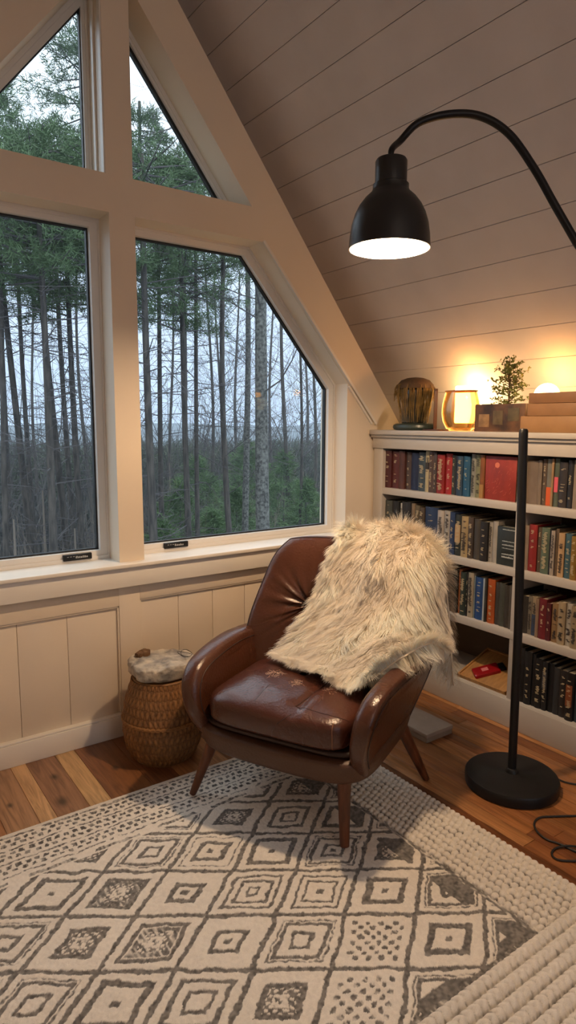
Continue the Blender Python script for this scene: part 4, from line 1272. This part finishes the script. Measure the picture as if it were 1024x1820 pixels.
# extra density on the rim
ne = 15000
iv[:ne // 2] = nv_ - 1.001 - rng.uniform(0, 2.5, ne // 2)
iu[ne // 2:ne] = np.where(rng.random(ne - ne // 2) < .5, rng.uniform(0, 1.5, ne - ne // 2), nu_ - 1.001 - rng.uniform(0, 1.5, ne - ne // 2))
def samp(A):
    a = np.floor(iu).astype(int); b = np.floor(iv).astype(int); fx = (iu - a)[:, None]; fy = (iv - b)[:, None]
    return (A[b, a] * (1 - fx) + A[b, a + 1] * fx) * (1 - fy) + (A[b + 1, a] * (1 - fx) + A[b + 1, a + 1] * fx) * fy
P0 = samp(S); N0 = samp(NN); DV = samp(dv); DU = samp(du)
DV /= np.linalg.norm(DV, axis=1)[:, None]; DU /= np.linalg.norm(DU, axis=1)[:, None]
U0 = iu / (nu_ - 1); V0 = iv / (nv_ - 1)
flip = (U0 > .78) & (rng.random(NSTR) < .45)
P0 = np.where(flip[:, None], P0 - N0 * .008, P0); N0 = np.where(flip[:, None], -N0, N0)
# at the crest the hair parts; behind, it falls backwards
flow = np.where(V0 > 0.27, 1.0, -1.0)[:, None]
flow = np.clip((V0 - 0.20) / 0.05, -1, 1)[:, None]
side = ((U0 - 0.35) * 1.0)[:, None]
edge_out = (np.clip((U0 - .93) / .07, 0, 1) - np.clip((.06 - U0) / .06, 0, 1))[:, None]
# clumping: neighbouring strands share a lean
cx1 = vnoise(U0 * 34, V0 * 44)[:, None] - .5; cx2 = vnoise(U0 * 30 + 50, V0 * 40 + 9)[:, None] - .5; cx3 = vnoise(U0 * 9 + 70, V0 * 9 + 19)[:, None] - .5
lean = DV * flow * (1.0 + 0.6 * cx2) + DU * (side * 0.55 + cx1 * 1.9 + cx3 * 1.6 + edge_out * 0.5) + N0 * (0.50 + 1.0 * cx2) + np.array([0, 0, -0.30])
lean = lean + rng.normal(0, 0.12, (NSTR, 3))
lean /= np.linalg.norm(lean, axis=1)[:, None]
Ln = rng.uniform(0.040, 0.078, NSTR) * (0.9 + 0.6 * cx3[:, 0]) ; Ln[:ne] *= 0.9
SEG = 5
pos = P0 - N0 * 0.002; d0 = N0 * 0.75 + lean * 0.65; d0 /= np.linalg.norm(d0, axis=1)[:, None]
curl = rng.normal(0, 0.22, (NSTR, 3)) + (cx1 * DU + cx2 * DV) * .6
wid = rng.uniform(0.0006, 0.0011, NSTR)
VS = np.zeros((NSTR, SEG, 2, 3))
for s_ in range(SEG):
    t = s_ / (SEG - 1)
    d = d0 * (1 - t) + lean * t + curl * t * t * 0.5 + np.array([0, 0, -0.35]) * t * t
    d /= np.linalg.norm(d, axis=1)[:, None]
    sd = np.cross(d, N0 + 0.3 * DU); sd /= np.linalg.norm(sd, axis=1)[:, None] + 1e-9
    w_ = (wid * (1 - 0.9 * t ** 1.5))[:, None]
    VS[:, s_, 0] = pos - sd * w_; VS[:, s_, 1] = pos + sd * w_
    pos = pos + d * (Ln / (SEG - 1))[:, None]
base_i = np.arange(NSTR)[:, None] * SEG * 2
Fq = []
for s_ in range(SEG - 1):
    o_ = base_i + s_ * 2
    Fq.append(np.concatenate([o_, o_ + 1, o_ + 3, o_ + 2], 1))
Fq = np.concatenate(Fq)
tint = rng.uniform(0.92, 1.08, NSTR)[:, None] * (0.95 + 0.22 * cx3)
ccol = np.array(srgb((255, 246, 232)))[None] * tint * np.where(rng.random(NSTR)[:, None] < .10, np.array([0.88, 0.80, 0.66]), 1)
ccol = np.repeat(np.clip(ccol, 0, .96), SEG * 2, 0)
M_fur = mat('cream_fur', (1, 1, 1), 0.65, attr='col', spec=0.25, noise=0.0)
nt = M_fur.node_tree
tr_ = nt.nodes.new('ShaderNodeBsdfTranslucent'); at_ = [n for n in nt.nodes if n.type == 'ATTRIBUTE'][0]
nt.links.new(at_.outputs['Color'], tr_.inputs[0])
ms = nt.nodes.new('ShaderNodeMixShader'); ms.inputs[0].default_value = 0.25
nt.links.new(nt.nodes['Principled BSDF'].outputs[0], ms.inputs[1]); nt.links.new(tr_.outputs[0], ms.inputs[2])
nt.links.new(ms.outputs[0], [n for n in nt.nodes if n.type == 'OUTPUT_MATERIAL'][0].inputs[0])
fo = np_mesh('fur', VS.reshape(-1, 3), Fq, M_fur, thr, ccol); fo['kind'] = 'stuff'

# ================================================================ RUG
RX0, RX1, RY0, RY1 = -0.35, 1.668, 0.52, 2.092
st_ = 0.0026
nx_r = int((RX1 - RX0) / st_); ny_r = int((RY1 - RY0) / st_)
gx = np.linspace(RX0, RX1, nx_r); gy = np.linspace(RY0, RY1, ny_r)
X, Y = np.meshgrid(gx, gy)
# wavy hand-woven lines
wx = X + 0.010 * (vnoise(X * 22, Y * 22) - .5) + 0.006 * (vnoise(X * 90 + 9, Y * 90) - .5)
wy = Y + 0.010 * (vnoise(X * 22 + 40, Y * 22 + 7) - .5) + 0.006 * (vnoise(X * 90 + 31, Y * 90 + 5) - .5)
v1 = np.array([0.155, -0.106]); v2 = np.array([-0.146, -0.1145]); H0 = np.array([0.742, 1.525])
Mi = np.linalg.inv(np.stack([v1, v2], 1))
I = Mi[0, 0] * (wx - H0[0]) + Mi[0, 1] * (wy - H0[1]); J = Mi[1, 0] * (wx - H0[0]) + Mi[1, 1] * (wy - H0[1])
ci = np.round(I).astype(int); cj = np.round(J).astype(int)
fu = np.abs(I - ci); fv = np.abs(J - cj); mm = np.maximum(fu, fv)
dark = np.zeros_like(X)
def band(a, lo, hi, soft=0.012): return np.clip((a - lo) / soft + .5, 0, 1) * np.clip((hi - a) / soft + .5, 0, 1)
hsh = (ci * 7 + cj * 13 + ci * cj * 3) % 5
# grid lines between cells
edge_w = np.where((ci + cj) % 2 == 0, 0.042, 0.030)
dark = np.maximum(dark, band(mm, 0.5 - edge_w, 0.6))
r1 = band(mm, 0.285, 0.345); r1b = band(mm, 0.26, 0.35); r2 = band(mm, 0.12, 0.175); dot = band(mm, -0.1, 0.05); fat = band(mm, -0.1, 0.25) * (1 - band(mm, .05, .10) * .8)
fine = band(mm, 0.235, 0.27)
fat = np.maximum(band(mm, .19, .27), fat * ((np.sin(I * 2 * PI * 9) * np.sin(J * 2 * PI * 9)) > -0.15))
dots = (np.sin(I * 2 * PI * 5.5) * np.sin(J * 2 * PI * 5.5) > 0.25) * (mm < 0.37)
sty = [np.maximum(r1, np.maximum(r2, dot)), np.maximum(r1b, dot * .8), np.maximum(band(mm, .17, .25), dot), np.maximum(np.maximum(r1, fine * .0), band(mm, .1, .16)), np.maximum(fat, 0)]
sty = [s_ if q_ in (1, 4) else np.maximum(s_, band(mm, .365, .395) * .75) for q_, s_ in enumerate(sty)]
sel = np.zeros_like(X)
for k, s_ in enumerate(sty): sel = np.where(hsh == k, s_, sel)
def cell_of(px, py):
    v = Mi @ (np.array([px, py]) - H0); return int(round(v[0])), int(round(v[1]))
def override(px, py, pat):
    global sel
    a, b = cell_of(px, py); sel = np.where((ci == a) & (cj == b), pat, sel)
override(1.263, 1.255, np.maximum(band(mm, .20, .30), dot)); override(1.26, 1.052, np.maximum(band(mm, .20, .30), dot))
override(1.047, 1.103, dots * .9); override(0.888, 0.995, dots * .8)
override(1.181, 1.669, np.maximum(band(mm, .26, .33), np.maximum(band(mm, .10, .16), dot * .5)))
override(0.739, 1.522, np.maximum(band(mm, .13, .22), dot)); override(0.451, 1.557, fat); override(0.740, 1.099, fat)
override(0.751, 1.323, np.maximum(band(mm, .15, .22), dot)); override(0.916, 1.441, np.maximum(band(mm, .32, .37), np.maximum(band(mm, .2, .25), band(mm, .06, .1))))
override(1.065, 1.357, np.maximum(band(mm, .32, .36), np.maximum(band(mm, .2, .24), dot)))
override(0.615, 1.658, np.maximum(band(mm, .27, .34), fat * .8)); override(0.60, 1.418, np.maximum(band(mm, .29, .36), fat * .7)); override(0.614, 1.215, np.maximum(band(mm, .29, .36), r2))
dark = np.maximum(dark, sel)
# borders
field = (X < 1.425) & (Y < 1.835) & (Y > 0.862)
# triangles where cells meet the right border
tri = (X > 1.345) & (mm < .36) & (X < 1.425)
dark = np.where(tri & field, np.maximum(dark, band(mm, -.1, .34)), dark)
tri2 = (Y < .905) & (mm < .36); dark = np.where(tri2 & field & (X > 1.0), np.maximum(dark, band(mm, -.1, .34)), dark)
dark = np.where(field, dark, 0)
dark = np.where(field & (np.abs(X - 1.420) < .006 + .004 * vnoise(X * 50, Y * 50)), .75, dark)
dark = np.where(field & (np.abs(Y - 0.868) < .009), .9, dark)
hgt = 0.0022 * vnoise(X * 260, Y * 260) + 0.0018 * vnoise(X * 110 + 3, Y * 110) - 0.0018 * dark
# far band: rows of dashes parallel to the far edge
far = (Y >= 1.835) & (X < 1.50 + (Y - 1.835) * .6)
rowsY = [(2.062, 2.071, 0), (2.040, 2.052, 1), (2.018, 2.030, 2), (1.998, 2.003, 0), (1.976, 1.988, 1), (1.954, 1.966, 2), (1.935, 1.939, 0), (1.912, 1.923, 1), (1.893, 1.904, 2), (1.872, 1.876, 0), (1.842, 1.852, 3)]
fd_ = np.zeros_like(X)
for a, b, tp in rowsY:
    inb = (wy > a - .001) & (wy < b + .001)
    if tp == 0: pat = np.ones_like(X) * .75 * (vnoise(X * 70, Y * 70) > .25)
    elif tp == 1: pat = (((wx / 0.027) % 1) < .58) * .95
    elif tp == 2: pat = (((wx / 0.027 + .5) % 1) < .55) * .9
    else: pat = (((wx / 0.2) % 1) < .7) * .7
    fd_ = np.where(inb, pat, fd_)
dark = np.where(far, fd_, dark)
# right band: knobbly knitted rows parallel to the right edge
right = (X >= 1.425) & (~far) & (Y > .862)
rw_ = 0.0265; colx = (X - 1.427) / rw_; fx_ = colx % 1 - .5; rowi = np.floor(colx)
yy_ = Y / 0.021 + 0.5 * (rowi % 2) + .5 * vnoise(X * 12, Y * 14); fy_ = yy_ % 1 - .5
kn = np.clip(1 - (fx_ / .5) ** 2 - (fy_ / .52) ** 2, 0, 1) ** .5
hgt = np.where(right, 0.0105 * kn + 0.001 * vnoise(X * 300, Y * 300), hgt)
gap_shade = np.clip(0.75 - kn * 1.5, 0, .6) * (vnoise(X * 60, Y * 60) > .3)  # shade between the knots, painted into the pile colour
dark = np.where(right, gap_shade, dark)
plain = right & (X > 1.60)
dark = np.where(plain, dark * .4, dark)
# near band: thick braids parallel to X
near = Y <= .862
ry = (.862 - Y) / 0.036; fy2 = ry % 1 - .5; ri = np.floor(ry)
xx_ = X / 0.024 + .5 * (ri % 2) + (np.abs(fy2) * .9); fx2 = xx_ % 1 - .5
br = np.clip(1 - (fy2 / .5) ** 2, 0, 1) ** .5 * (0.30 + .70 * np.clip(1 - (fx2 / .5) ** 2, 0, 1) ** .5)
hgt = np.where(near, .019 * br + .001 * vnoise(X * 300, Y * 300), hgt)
dark = np.where(near, np.clip(.80 - 1.3 * br, 0, .62), dark)  # gaps between braids darkened in the colour to stand for shade
# ragged pile at the dark/light transitions
dark = np.clip(dark + (vnoise(X * 170 + 7, Y * 60) - .5) * .9 * (dark > .05) * (dark < .98), 0, 1)
dark = np.where(field, np.clip((dark - .35) * 2.4, 0, 1) * (0.72 + .28 * vnoise(X * 150, Y * 150)), dark)
# hem: thin flat far edge
hem = (Y > 2.074)
hgt = np.where(hem, 0.0005, hgt); dark = np.where(hem, .10, dark)
Zr = 0.009 + hgt
ee = np.minimum(np.minimum(X - RX0, RX1 - X), np.minimum(Y - RY0, RY1 - Y))
Zr = np.where(ee < 0.001, 0.0005, Zr)
mott = (0.94 + .12 * vnoise(X * 130 + 5, Y * 130) + .06 * (vnoise(X * 6, Y * 6) - .5))[..., None]
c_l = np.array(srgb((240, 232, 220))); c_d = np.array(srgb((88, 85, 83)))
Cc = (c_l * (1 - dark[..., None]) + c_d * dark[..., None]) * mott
jx = X + rng.normal(0, .0004, X.shape); jy = Y + rng.normal(0, .0004, X.shape)
rug_c = Vector(((RX0 + RX1) / 2, (RY0 + RY1) / 2, 0))
rug = thing('rug', 'large cream and charcoal diamond patterned wool rug with braided borders', 'rug', rug_c)
Vr = np.stack([jx - rug_c.x, jy - rug_c.y, Zr], -1).reshape(-1, 3)
M_rug = mat('wool_rug', (1, 1, 1), 0.95, attr='col', spec=0.1, noise=0.10, scale=420, bump=0.5, bscale=700, sheen=0.2)
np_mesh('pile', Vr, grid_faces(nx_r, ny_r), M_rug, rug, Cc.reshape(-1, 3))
q = MB(rug_c); q.box(RX0 + .002, RX1 - .002, RY0 + .002, RY1 - .002, 0.0005, 0.006); q.build('backing', mat('rug_backing', srgb((190, 180, 162)), .9), rug)

# ================================================================ OUTSIDE
GZ = -3.0
def gz(x, y): return GZ - 0.02 * max(0, y - 3) + 0.25 * math.sin(x * .31 + y * .17)
g_v = []; gnx, gny = 70, 90
xs_ = np.linspace(-120, 130, gnx); ys_ = np.linspace(3.2, 120, gny)
GX, GY = np.meshgrid(xs_, ys_)
GZm = GZ - 0.02 * (GY - 3) + 0.25 * np.sin(GX * .31 + GY * .17) + 0.3 * (vnoise(GX * .5, GY * .5) - .5)
M_ground = mat('leaf_litter_ground', srgb((96, 82, 66)), 0.95, color2=srgb((48, 50, 36)), scale=1.5, bump=.5)
tag(np_mesh('ground', np.stack([GX, GY, GZm], -1).reshape(-1, 3), grid_faces(gnx, gny), M_ground), 'brown leaf covered forest ground', None, None, 'structure')
# far hill
hx_ = np.linspace(-320, 320, 200); hv = []
for k in (0, 1):
    for x in hx_: hv.append((x, 150, -8 if k == 0 else 0.0 + 1.6 * vnoise(np.array([x * .03]), np.array([2.]))[0] + .8 * vnoise(np.array([x * .2]), np.array([5.]))[0]))
for x in hx_: hv.append((x, 190, -8))
hv = np.array(hv); tag(np_mesh('hills', hv, grid_faces(len(hx_), 3), mat('far_forest', srgb((112, 124, 134)), 1.0, noise=.3, scale=.4)), 'distant wooded hills on the horizon', None, None, 'structure')

M_bark = mat('grey_brown_bark', srgb((88, 80, 72)), 0.95, color2=srgb((54, 50, 46)), scale=9, stretch=(3, 3, .5), bump=1.0, bscale=22)
M_bark2 = mat('pale_flecked_bark', srgb((116, 114, 106)), 0.95, color2=srgb((58, 56, 52)), scale=26, bump=1.0, bscale=40, detail=9)
M_twig = mat('bare_twigs', srgb((84, 79, 78)), 0.95)
M_needle = mat('pine_needles', srgb((98, 120, 80)), 0.8, noise=.4, scale=2.2)
M_needle2 = mat('young_evergreen', srgb((98, 124, 74)), 0.8, noise=.4, scale=3)
def px_dir(px, py=750):
    return rt * ((px - 512) / F_PX) + up * ((910 - py) / F_PX) + fw
def at_dist(px, Yd, py=750):
    d = px_dir(px, py); k = Yd / d.y
    return Vector((0, 0, CAM_H)) + d * k
def needle_mesh(tufts, dirs, n, ln, w, spread=.9):
    T = np.repeat(np.array(tufts), n, 0); Dd = np.repeat(np.array(dirs), n, 0)
    d = Dd + rng.normal(0, spread, T.shape) * .7 + np.array([0, 0, .15]); d /= np.linalg.norm(d, axis=1)[:, None]
    L = ln * rng.uniform(.6, 1.2, len(T))[:, None]
    sd = np.cross(d, rng.normal(size=T.shape)); sd /= np.linalg.norm(sd, axis=1)[:, None]
    p = T + rng.normal(0, ln * .25, T.shape)
    V = np.stack([p - sd * w, p + sd * w, p + d * L], 1).reshape(-1, 3)
    F = np.arange(len(V)).reshape(-1, 3)
    return V, F
def trunk_line(x, y, base, top, wob, lean, r):
    pts = []; ph = rng.uniform(0, 6)
    for k in range(22):
        t = k / 21; z = base + (top - base) * t
        pts.append((x + lean * (z - 1.3) + wob * math.sin(z * .55 + ph) * .5, y + wob * .4 * math.cos(z * .5 + ph), z))
    return pts
def pine(px, Yd, wpx, label, crown0, crown1, nb, top=13, lean=0, wob=.05, blen=2.0, bark=M_bark, dead=18, tuft=11, nn=16, tall=False, dn=0.15):
    p = at_dist(px, Yd); r = wpx / 2 / F_PX * (p - Vector((0, 0, CAM_H))).dot(fw)
    base = gz(p.x, p.y) - .3
    if not tall:
        top = 1.32 + .37 * p.length; crown1 = min(crown1, top - .1)
    t = thing('pine_tree', label, 'tree', (p.x, p.y, base), group='trees beyond the window')
    off = Vector(t.location)
    pts = trunk_line(p.x, p.y, base, top, wob, lean, r)
    q = MB(off); q.tube(pts, [r * (1.25 - .75 * (k / 21)) for k in range(22)], 12); q.build('trunk', bark, t)
    P_ = np.array(pts)
    def at_z(z): return np.array([np.interp(z, P_[:, 2], P_[:, 0]), np.interp(z, P_[:, 2], P_[:, 1]), z])
    q = MB(off); tufts = []; dirs = []
    for i in range(dead):                          # bare snapped lower limbs
        z = rng.uniform(base + 2.2, crown0 + .8); a = rng.uniform(0, 2 * PI); L = rng.uniform(.4, 1.6)
        o = at_z(z); d = np.array([math.cos(a), math.sin(a), rng.uniform(-.25, .25)])
        mid = o + d * L * .5 + rng.normal(0, .05, 3); e = o + d * L + np.array([0, 0, rng.uniform(-.3, .15)])
        q.tube([o, mid, e], [.009, .006, .003], 4, cap=False)
        for k in range(7):
            u = rng.uniform(.2, 1); s0 = o + (e - o) * u; d2 = d * .4 + rng.normal(0, .6, 3)
            q.tube([s0, s0 + d2 * L * .35], [.0035, .0015], 3, cap=False)
    for i in range(nb):
        z = crown0 + (crown1 - crown0) * (i + rng.random()) / nb; a = rng.uniform(0, 2 * PI)
        f = (z - crown0) / max(.1, crown1 - crown0)
        L = blen * (0.55 + .45 * math.sin(min(1, f * 2 + .25) * PI * .5)) * (1 - .6 * f ** 2) * rng.uniform(.6, 1.1)
        o = at_z(z); d = np.array([math.cos(a), math.sin(a), 0.0]); rise = rng.uniform(-.1, .35)
        pts2 = [o, o + d * L * .4 + np.array([0, 0, rise * L * .25]), o + d * L * .75 + np.array([0, 0, rise * L * .4]), o + d * L + np.array([0, 0, rise * L * .75])]
        q.tube(pts2, [.016, .011, .006, .003], 4, cap=False)
        for k in range(tuft):
            u = rng.uniform(.22, 1.0); idx = u * 3; a0 = int(min(2, idx)); c = pts2[a0] + (pts2[a0 + 1] - pts2[a0]) * (idx - a0)
            sd = np.array([-d[1], d[0], 0]) * rng.normal(0, .24 * L * (1.1 - u * .6))
            tufts.append(c + sd + rng.normal(0, .06, 3)); dirs.append(d * .6 + sd * 1.2 + np.array([0, 0, .1]))
    q.build('branches', M_twig, t, smooth=False, recalc=False)['kind'] = 'stuff'
    if tufts:
        V, F = needle_mesh(np.array(tufts), np.array(dirs), nn, dn * (Yd / 12) ** .4, 0.0055 * (Yd / 9) ** .7)
        np_mesh('foliage', V - np.array(off), F, M_needle, t, smooth=False)['kind'] = 'stuff'
    return t
def bare(px, Yd, wpx, label, top=9, lean=0., wob=.25, nb=34, bark=M_bark, name='bare_tree', z0=0.2, blen=1.9, rise=.55):
    p = at_dist(px, Yd); r = wpx / 2 / F_PX * (p - Vector((0, 0, CAM_H))).dot(fw)
    base = gz(p.x, p.y) - .3
    t = thing(name, label, 'tree', (p.x, p.y, base), group='trees beyond the window')
    off = Vector(t.location)
    pts = trunk_line(p.x, p.y, base, top, wob, lean, r)
    q = MB(off); q.tube(pts, [r * (1.2 - .8 * (k / 21)) for k in range(22)], 10); q.build('trunk', bark, t)
    P_ = np.array(pts)
    q = MB(off)
    def grow(o, d, L, rr, lvl):
        n = 4; P2 = [o]; dd = d.copy()
        for k in range(n):
            dd = dd + rng.normal(0, .16, 3) + np.array([0, 0, .05]); dd /= np.linalg.norm(dd); P2.append(P2[-1] + dd * L / n)
        q.tube(P2, [rr * (1 - .75 * k / n) for k in range(n + 1)], 4 if lvl == 0 else 3, cap=False)
        if lvl < 2:
            for k in range(7 if lvl == 0 else 4):
                j = rng.integers(1, n + 1); d2 = dd + rng.normal(0, .6, 3); d2 /= np.linalg.norm(d2)
                grow(P2[j], d2, L * rng.uniform(.3, .55), rr * .5, lvl + 1)
    for i in range(nb):
        z = rng.uniform(z0, top - .3); a = rng.uniform(0, 2 * PI)
        o = np.array([np.interp(z, P_[:, 2], P_[:, 0]), np.interp(z, P_[:, 2], P_[:, 1]), z])
        d = np.array([math.cos(a), math.sin(a), rise + rng.normal(0, .2)]); d /= np.linalg.norm(d)
        grow(o, d, blen * rng.uniform(.5, 1.1), max(.006, r * .12), 0)
    q.build('branches', M_twig, t, smooth=False, recalc=False)['kind'] = 'stuff'
    return t
def shrub(px, Yd, h, wid, label, green=True, n=420, z0=None, tint=None):
    p = at_dist(px, Yd); base = gz(p.x, p.y) - .2
    t = thing('evergreen_shrub' if green else 'brush', label, 'shrub', (p.x, p.y, base), group='undergrowth beyond the window')
    q = MB(); tf = []; dr = []
    q.tube([(0, 0, 0), (0, 0, h)], [.05, .01], 6)
    if green:
        for i in range(n):
            f = rng.random() ** .8; z = h * (.08 + .92 * f); a = rng.uniform(0, 2 * PI); R = wid * (1 - f) ** .7 * rng.uniform(.25, 1)
            tf.append((R * math.cos(a), R * math.sin(a), z + rng.normal(0, .05))); dr.append((math.cos(a), math.sin(a), .1))
        q.build('stem', M_twig, t)
        V, F = needle_mesh(tf, dr, 20, .16 * (Yd / 10) ** .4, .007 * (Yd / 9) ** .7)
        np_mesh('foliage', V, F, tint or M_needle2, t, smooth=False)['kind'] = 'stuff'
    else:
        for i in range(n):
            a = rng.uniform(0, 2 * PI); R = wid * rng.uniform(0, 1); o = np.array([R * math.cos(a), R * math.sin(a), 0.])
            d = np.array([math.cos(a) * .3, math.sin(a) * .3, 1]) + rng.normal(0, .25, 3); P2 = [o]
            L = h * rng.uniform(.5, 1)
            for k in range(4):
                d = d + rng.normal(0, .22, 3); d /= np.linalg.norm(d); P2.append(P2[-1] + d * L / 4)
            q.tube(P2, [.010, .008, .006, .004, .002], 3, cap=False)
        q.build('stems', tint or mat('brush_stems', srgb((112, 100, 88)), .95), t, smooth=False, recalc=False)['kind'] = 'stuff'
    return t

# left window, from the left
pine(6, 9.0, 11, 'slim dark pine at the left edge of the left window', 3.6, 9, 26, lean=.02)
pine(30, 10.5, 13, 'left dark pine with a leaning trunk in the left window', 3.2, 10, 34, lean=-.045, dead=30)
pine(48, 14, 9, 'thin pine trunk behind the leaning pine in the left window', 4.0, 11, 20, lean=-.01)
pine(84, 8.5, 15, 'thick dark pine in the middle of the left window', 3.0, 9, 60, lean=-.005, blen=1.7, dead=30, tuft=16, nn=22)
pine(97, 10.5, 13, 'slightly leaning pine crossing behind the thick pine in the left window', 3.8, 10, 30, lean=-.05, dead=24)
pine(118, 12.5, 10, 'slender pine right of the thick pine in the left window', 3.3, 10, 40, lean=-.02, dead=24, tuft=14, nn=22)
pine(135, 10, 12, 'dark pine nearest the wide mullion in the left window', 2.8, 9, 44, lean=-.015, dead=30, blen=1.4, tuft=15, nn=22)
# right window
pine(267, 8.2, 16, 'thick dark pine just right of the mullion', 4.0, 9, 30, lean=-.008, dead=26)
pine(286, 10.5, 10, 'dark slim pine beside the thick one right of the mullion', 3.4, 9, 30, dead=26)
pine(331, 9.0, 12, 'pine with a full green crown in the middle left of the right window', 2.6, 8.5, 50, lean=-.02, blen=1.3, dead=26, tuft=15, nn=22)
pine(351, 9.6, 9, 'straight thin pine beside the full crowned pine', 3.0, 9, 26, dead=26, blen=1.3)
bare(408, 8.6, 11, 'curving bare tree in the centre of the right window', top=8, wob=.22, lean=-.004)
bare(438, 11.5, 12, 'grey bare tree beside the ivy flecked trunk', top=9, wob=.1, bark=M_bark2)
bare(466, 7.6, 26, 'widest pale flecked trunk in the right window', top=8, wob=.04, bark=M_bark2, nb=22, z0=1.5)
bare(372, 17, 7, 'thin far bare tree left of the curving tree', top=6, nb=26)
bare(389, 19, 6, 'thin far straight tree next to the curving tree', top=6, nb=26)
bare(506, 15, 8, 'bare tree right of the wide flecked trunk', top=8, nb=40)
bare(530, 12, 6, 'slim bare tree near the slanted glass edge', top=7, nb=44, lean=.03)
bare(556, 17, 7, 'bare tree at the right edge of the right window', top=6, nb=40)
for px, Yd, w, lb in ((12, 22, 7, 'far grey bare tree low in the left corner of the left window'), (66, 20, 6, 'far bare tree between two pines in the left window'), (150, 18, 7, 'far bare tree by the right frame of the left window'), (305, 18, 6, 'far bare tree between the dark pines and the full pine'),
                      (423, 22, 6, 'faint far tree between the curving and grey trees'), (484, 21, 6, 'faint far tree right behind the wide trunk'), (543, 24, 6, 'faint far tree near the right edge of the window')):
    bare(px, Yd, w, lb, top=7, nb=30, blen=2.3)
for px, Yd, w, lb in ((-60, 10, 13, 'dark pine just beyond the left edge of the left window'), (-170, 12, 14, 'dark pine further left outside the left window'), (-330, 10, 15, 'dark pine well left of the left window'), (-560, 13, 15, 'leftmost dark pine outside')):
    pine(px, Yd, w, lb, 3.2, 9, 34, dead=24, tuft=13, nn=18)
# crowns seen high up through the triangular panes
pine(8, 13, 9, 'green pine crown at the left of the upper left pane', 4.6, 7.4, 34, top=7.8, blen=1.0, dead=0, tuft=14, nn=20, tall=True)
pine(168, 14, 14, 'tall feathery pine filling the right of the upper left pane', 4.6, 9.6, 74, top=10.2, blen=1.7, dead=0, tuft=14, nn=20, tall=True)
pine(262, 13, 10, 'green pine crown filling the upper right pane', 4.4, 7.4, 50, top=7.6, blen=1.2, dead=4, tuft=14, nn=20, tall=True)
pine(330, 14, 8, 'narrow pine crown in the lower corner of the upper right pane', 4.4, 6.6, 26, top=7.0, blen=.9, dead=4, tuft=12, nn=18, tall=True)
# undergrowth
for px, Yd, h, wd, lb in ((285, 9.5, 3.0, 1.0, 'green young evergreen low beside the mullion'), (318, 12, 3.6, 1.4, 'young evergreen under the full crowned pine'), (375, 11, 3.1, 1.2, 'young evergreen below the curving tree'), (420, 12.5, 3.4, 1.3, 'young evergreen between grey tree and wide trunk'),
                          (545, 12, 3.6, 1.4, 'bright green evergreen at the right window edge'), (505, 15, 4.0, 1.7, 'broad evergreen right of the wide trunk'), (440, 17, 4.2, 2.0, 'dark far evergreen behind the grey tree'), (350, 16, 4.0, 1.8, 'dark far evergreen behind the thin pine')):
    shrub(px, Yd, h, wd, lb)
for px, Yd, h, wd, n, lb in ((15, 8.5, 3.2, 2.2, 240, 'tangle of bare brush low at the left of the left window'), (70, 10, 3.5, 2.4, 260, 'bare brush under the thick pine'), (125, 9, 3.0, 2.0, 240, 'bare brush by the right frame of the left window'), (170, 13, 3.8, 2.6, 240, 'bare brush behind the mullion'),
                          (300, 15, 4.0, 3.0, 260, 'bare brush behind the dark slim pines'), (480, 10, 2.4, 1.8, 200, 'reddish bare brush low by the wide trunk'), (540, 14, 3.6, 2.6, 240, 'bare brush at the right edge of the window'), (400, 19, 4.6, 3.4, 260, 'far bare brush in the middle of the window')):
    shrub(px, Yd, h, wd, lb, green=False, n=n)
# dense far thicket closing the view below the horizon
thk = thing('thicket', 'dense grey brown thicket behind all the trees under the horizon', 'thicket', (14, 26, GZ - .5), kind='stuff')
q = MB()
for i in range(7500):
    Yd = rng.uniform(20, 34); px = rng.uniform(-700, 700); p = at_dist(px, Yd)
    b = np.array([p.x - 14, Yd - 26, 0.2]); h = rng.uniform(1.5, 4.6) if rng.random() < .93 else rng.uniform(4, 8)
    d = np.array([0, 0, 1.]) + rng.normal(0, .25, 3); P2 = [b]
    for k in range(3): d = d + rng.normal(0, .2, 3); d /= np.linalg.norm(d); P2.append(P2[-1] + d * h / 3)
    w = rng.uniform(.012, .05)
    q.tube(P2, [w, w * .8, w * .5, w * .2], 3, cap=False)
q.build('stems', mat('thicket_stems', srgb((80, 76, 72)), 1), thk, smooth=False, recalc=False)['kind'] = 'stuff'
tf = []; dr = []
for i in range(7500):
    Yd = rng.uniform(21, 36); px = rng.uniform(-700, 700); p = at_dist(px, Yd)
    tf.append((p.x - 14, Yd - 26, rng.uniform(0, 1) ** .7 * 3.6)); dr.append((0, -.5, .4))
V, F = needle_mesh(tf, dr, 14, .55, .02)
np_mesh('leaves', V, F, mat('thicket_leaves', srgb((78, 84, 62)), 1, noise=.4, scale=.6), thk, smooth=False)['kind'] = 'stuff'

# damp haze hanging between the trees
hz = MB(); hz.box(-110, 120, 5.0, 125, -8, 30)
vm = bpy.data.materials.new('damp_haze'); vm.use_nodes = True
vn = vm.node_tree; vn.nodes.clear()
vo = vn.nodes.new('ShaderNodeOutputMaterial'); vsn = vn.nodes.new('ShaderNodeVolumeScatter')
vsn.inputs['Color'].default_value = (0.86, 0.93, 1, 1); vsn.inputs['Density'].default_value = 0.0032
vn.links.new(vsn.outputs[0], vo.inputs['Volume'])
tag(hz.build('haze', vm, smooth=False), 'pale bluish damp haze between the trees outside', 'haze', kind='stuff')
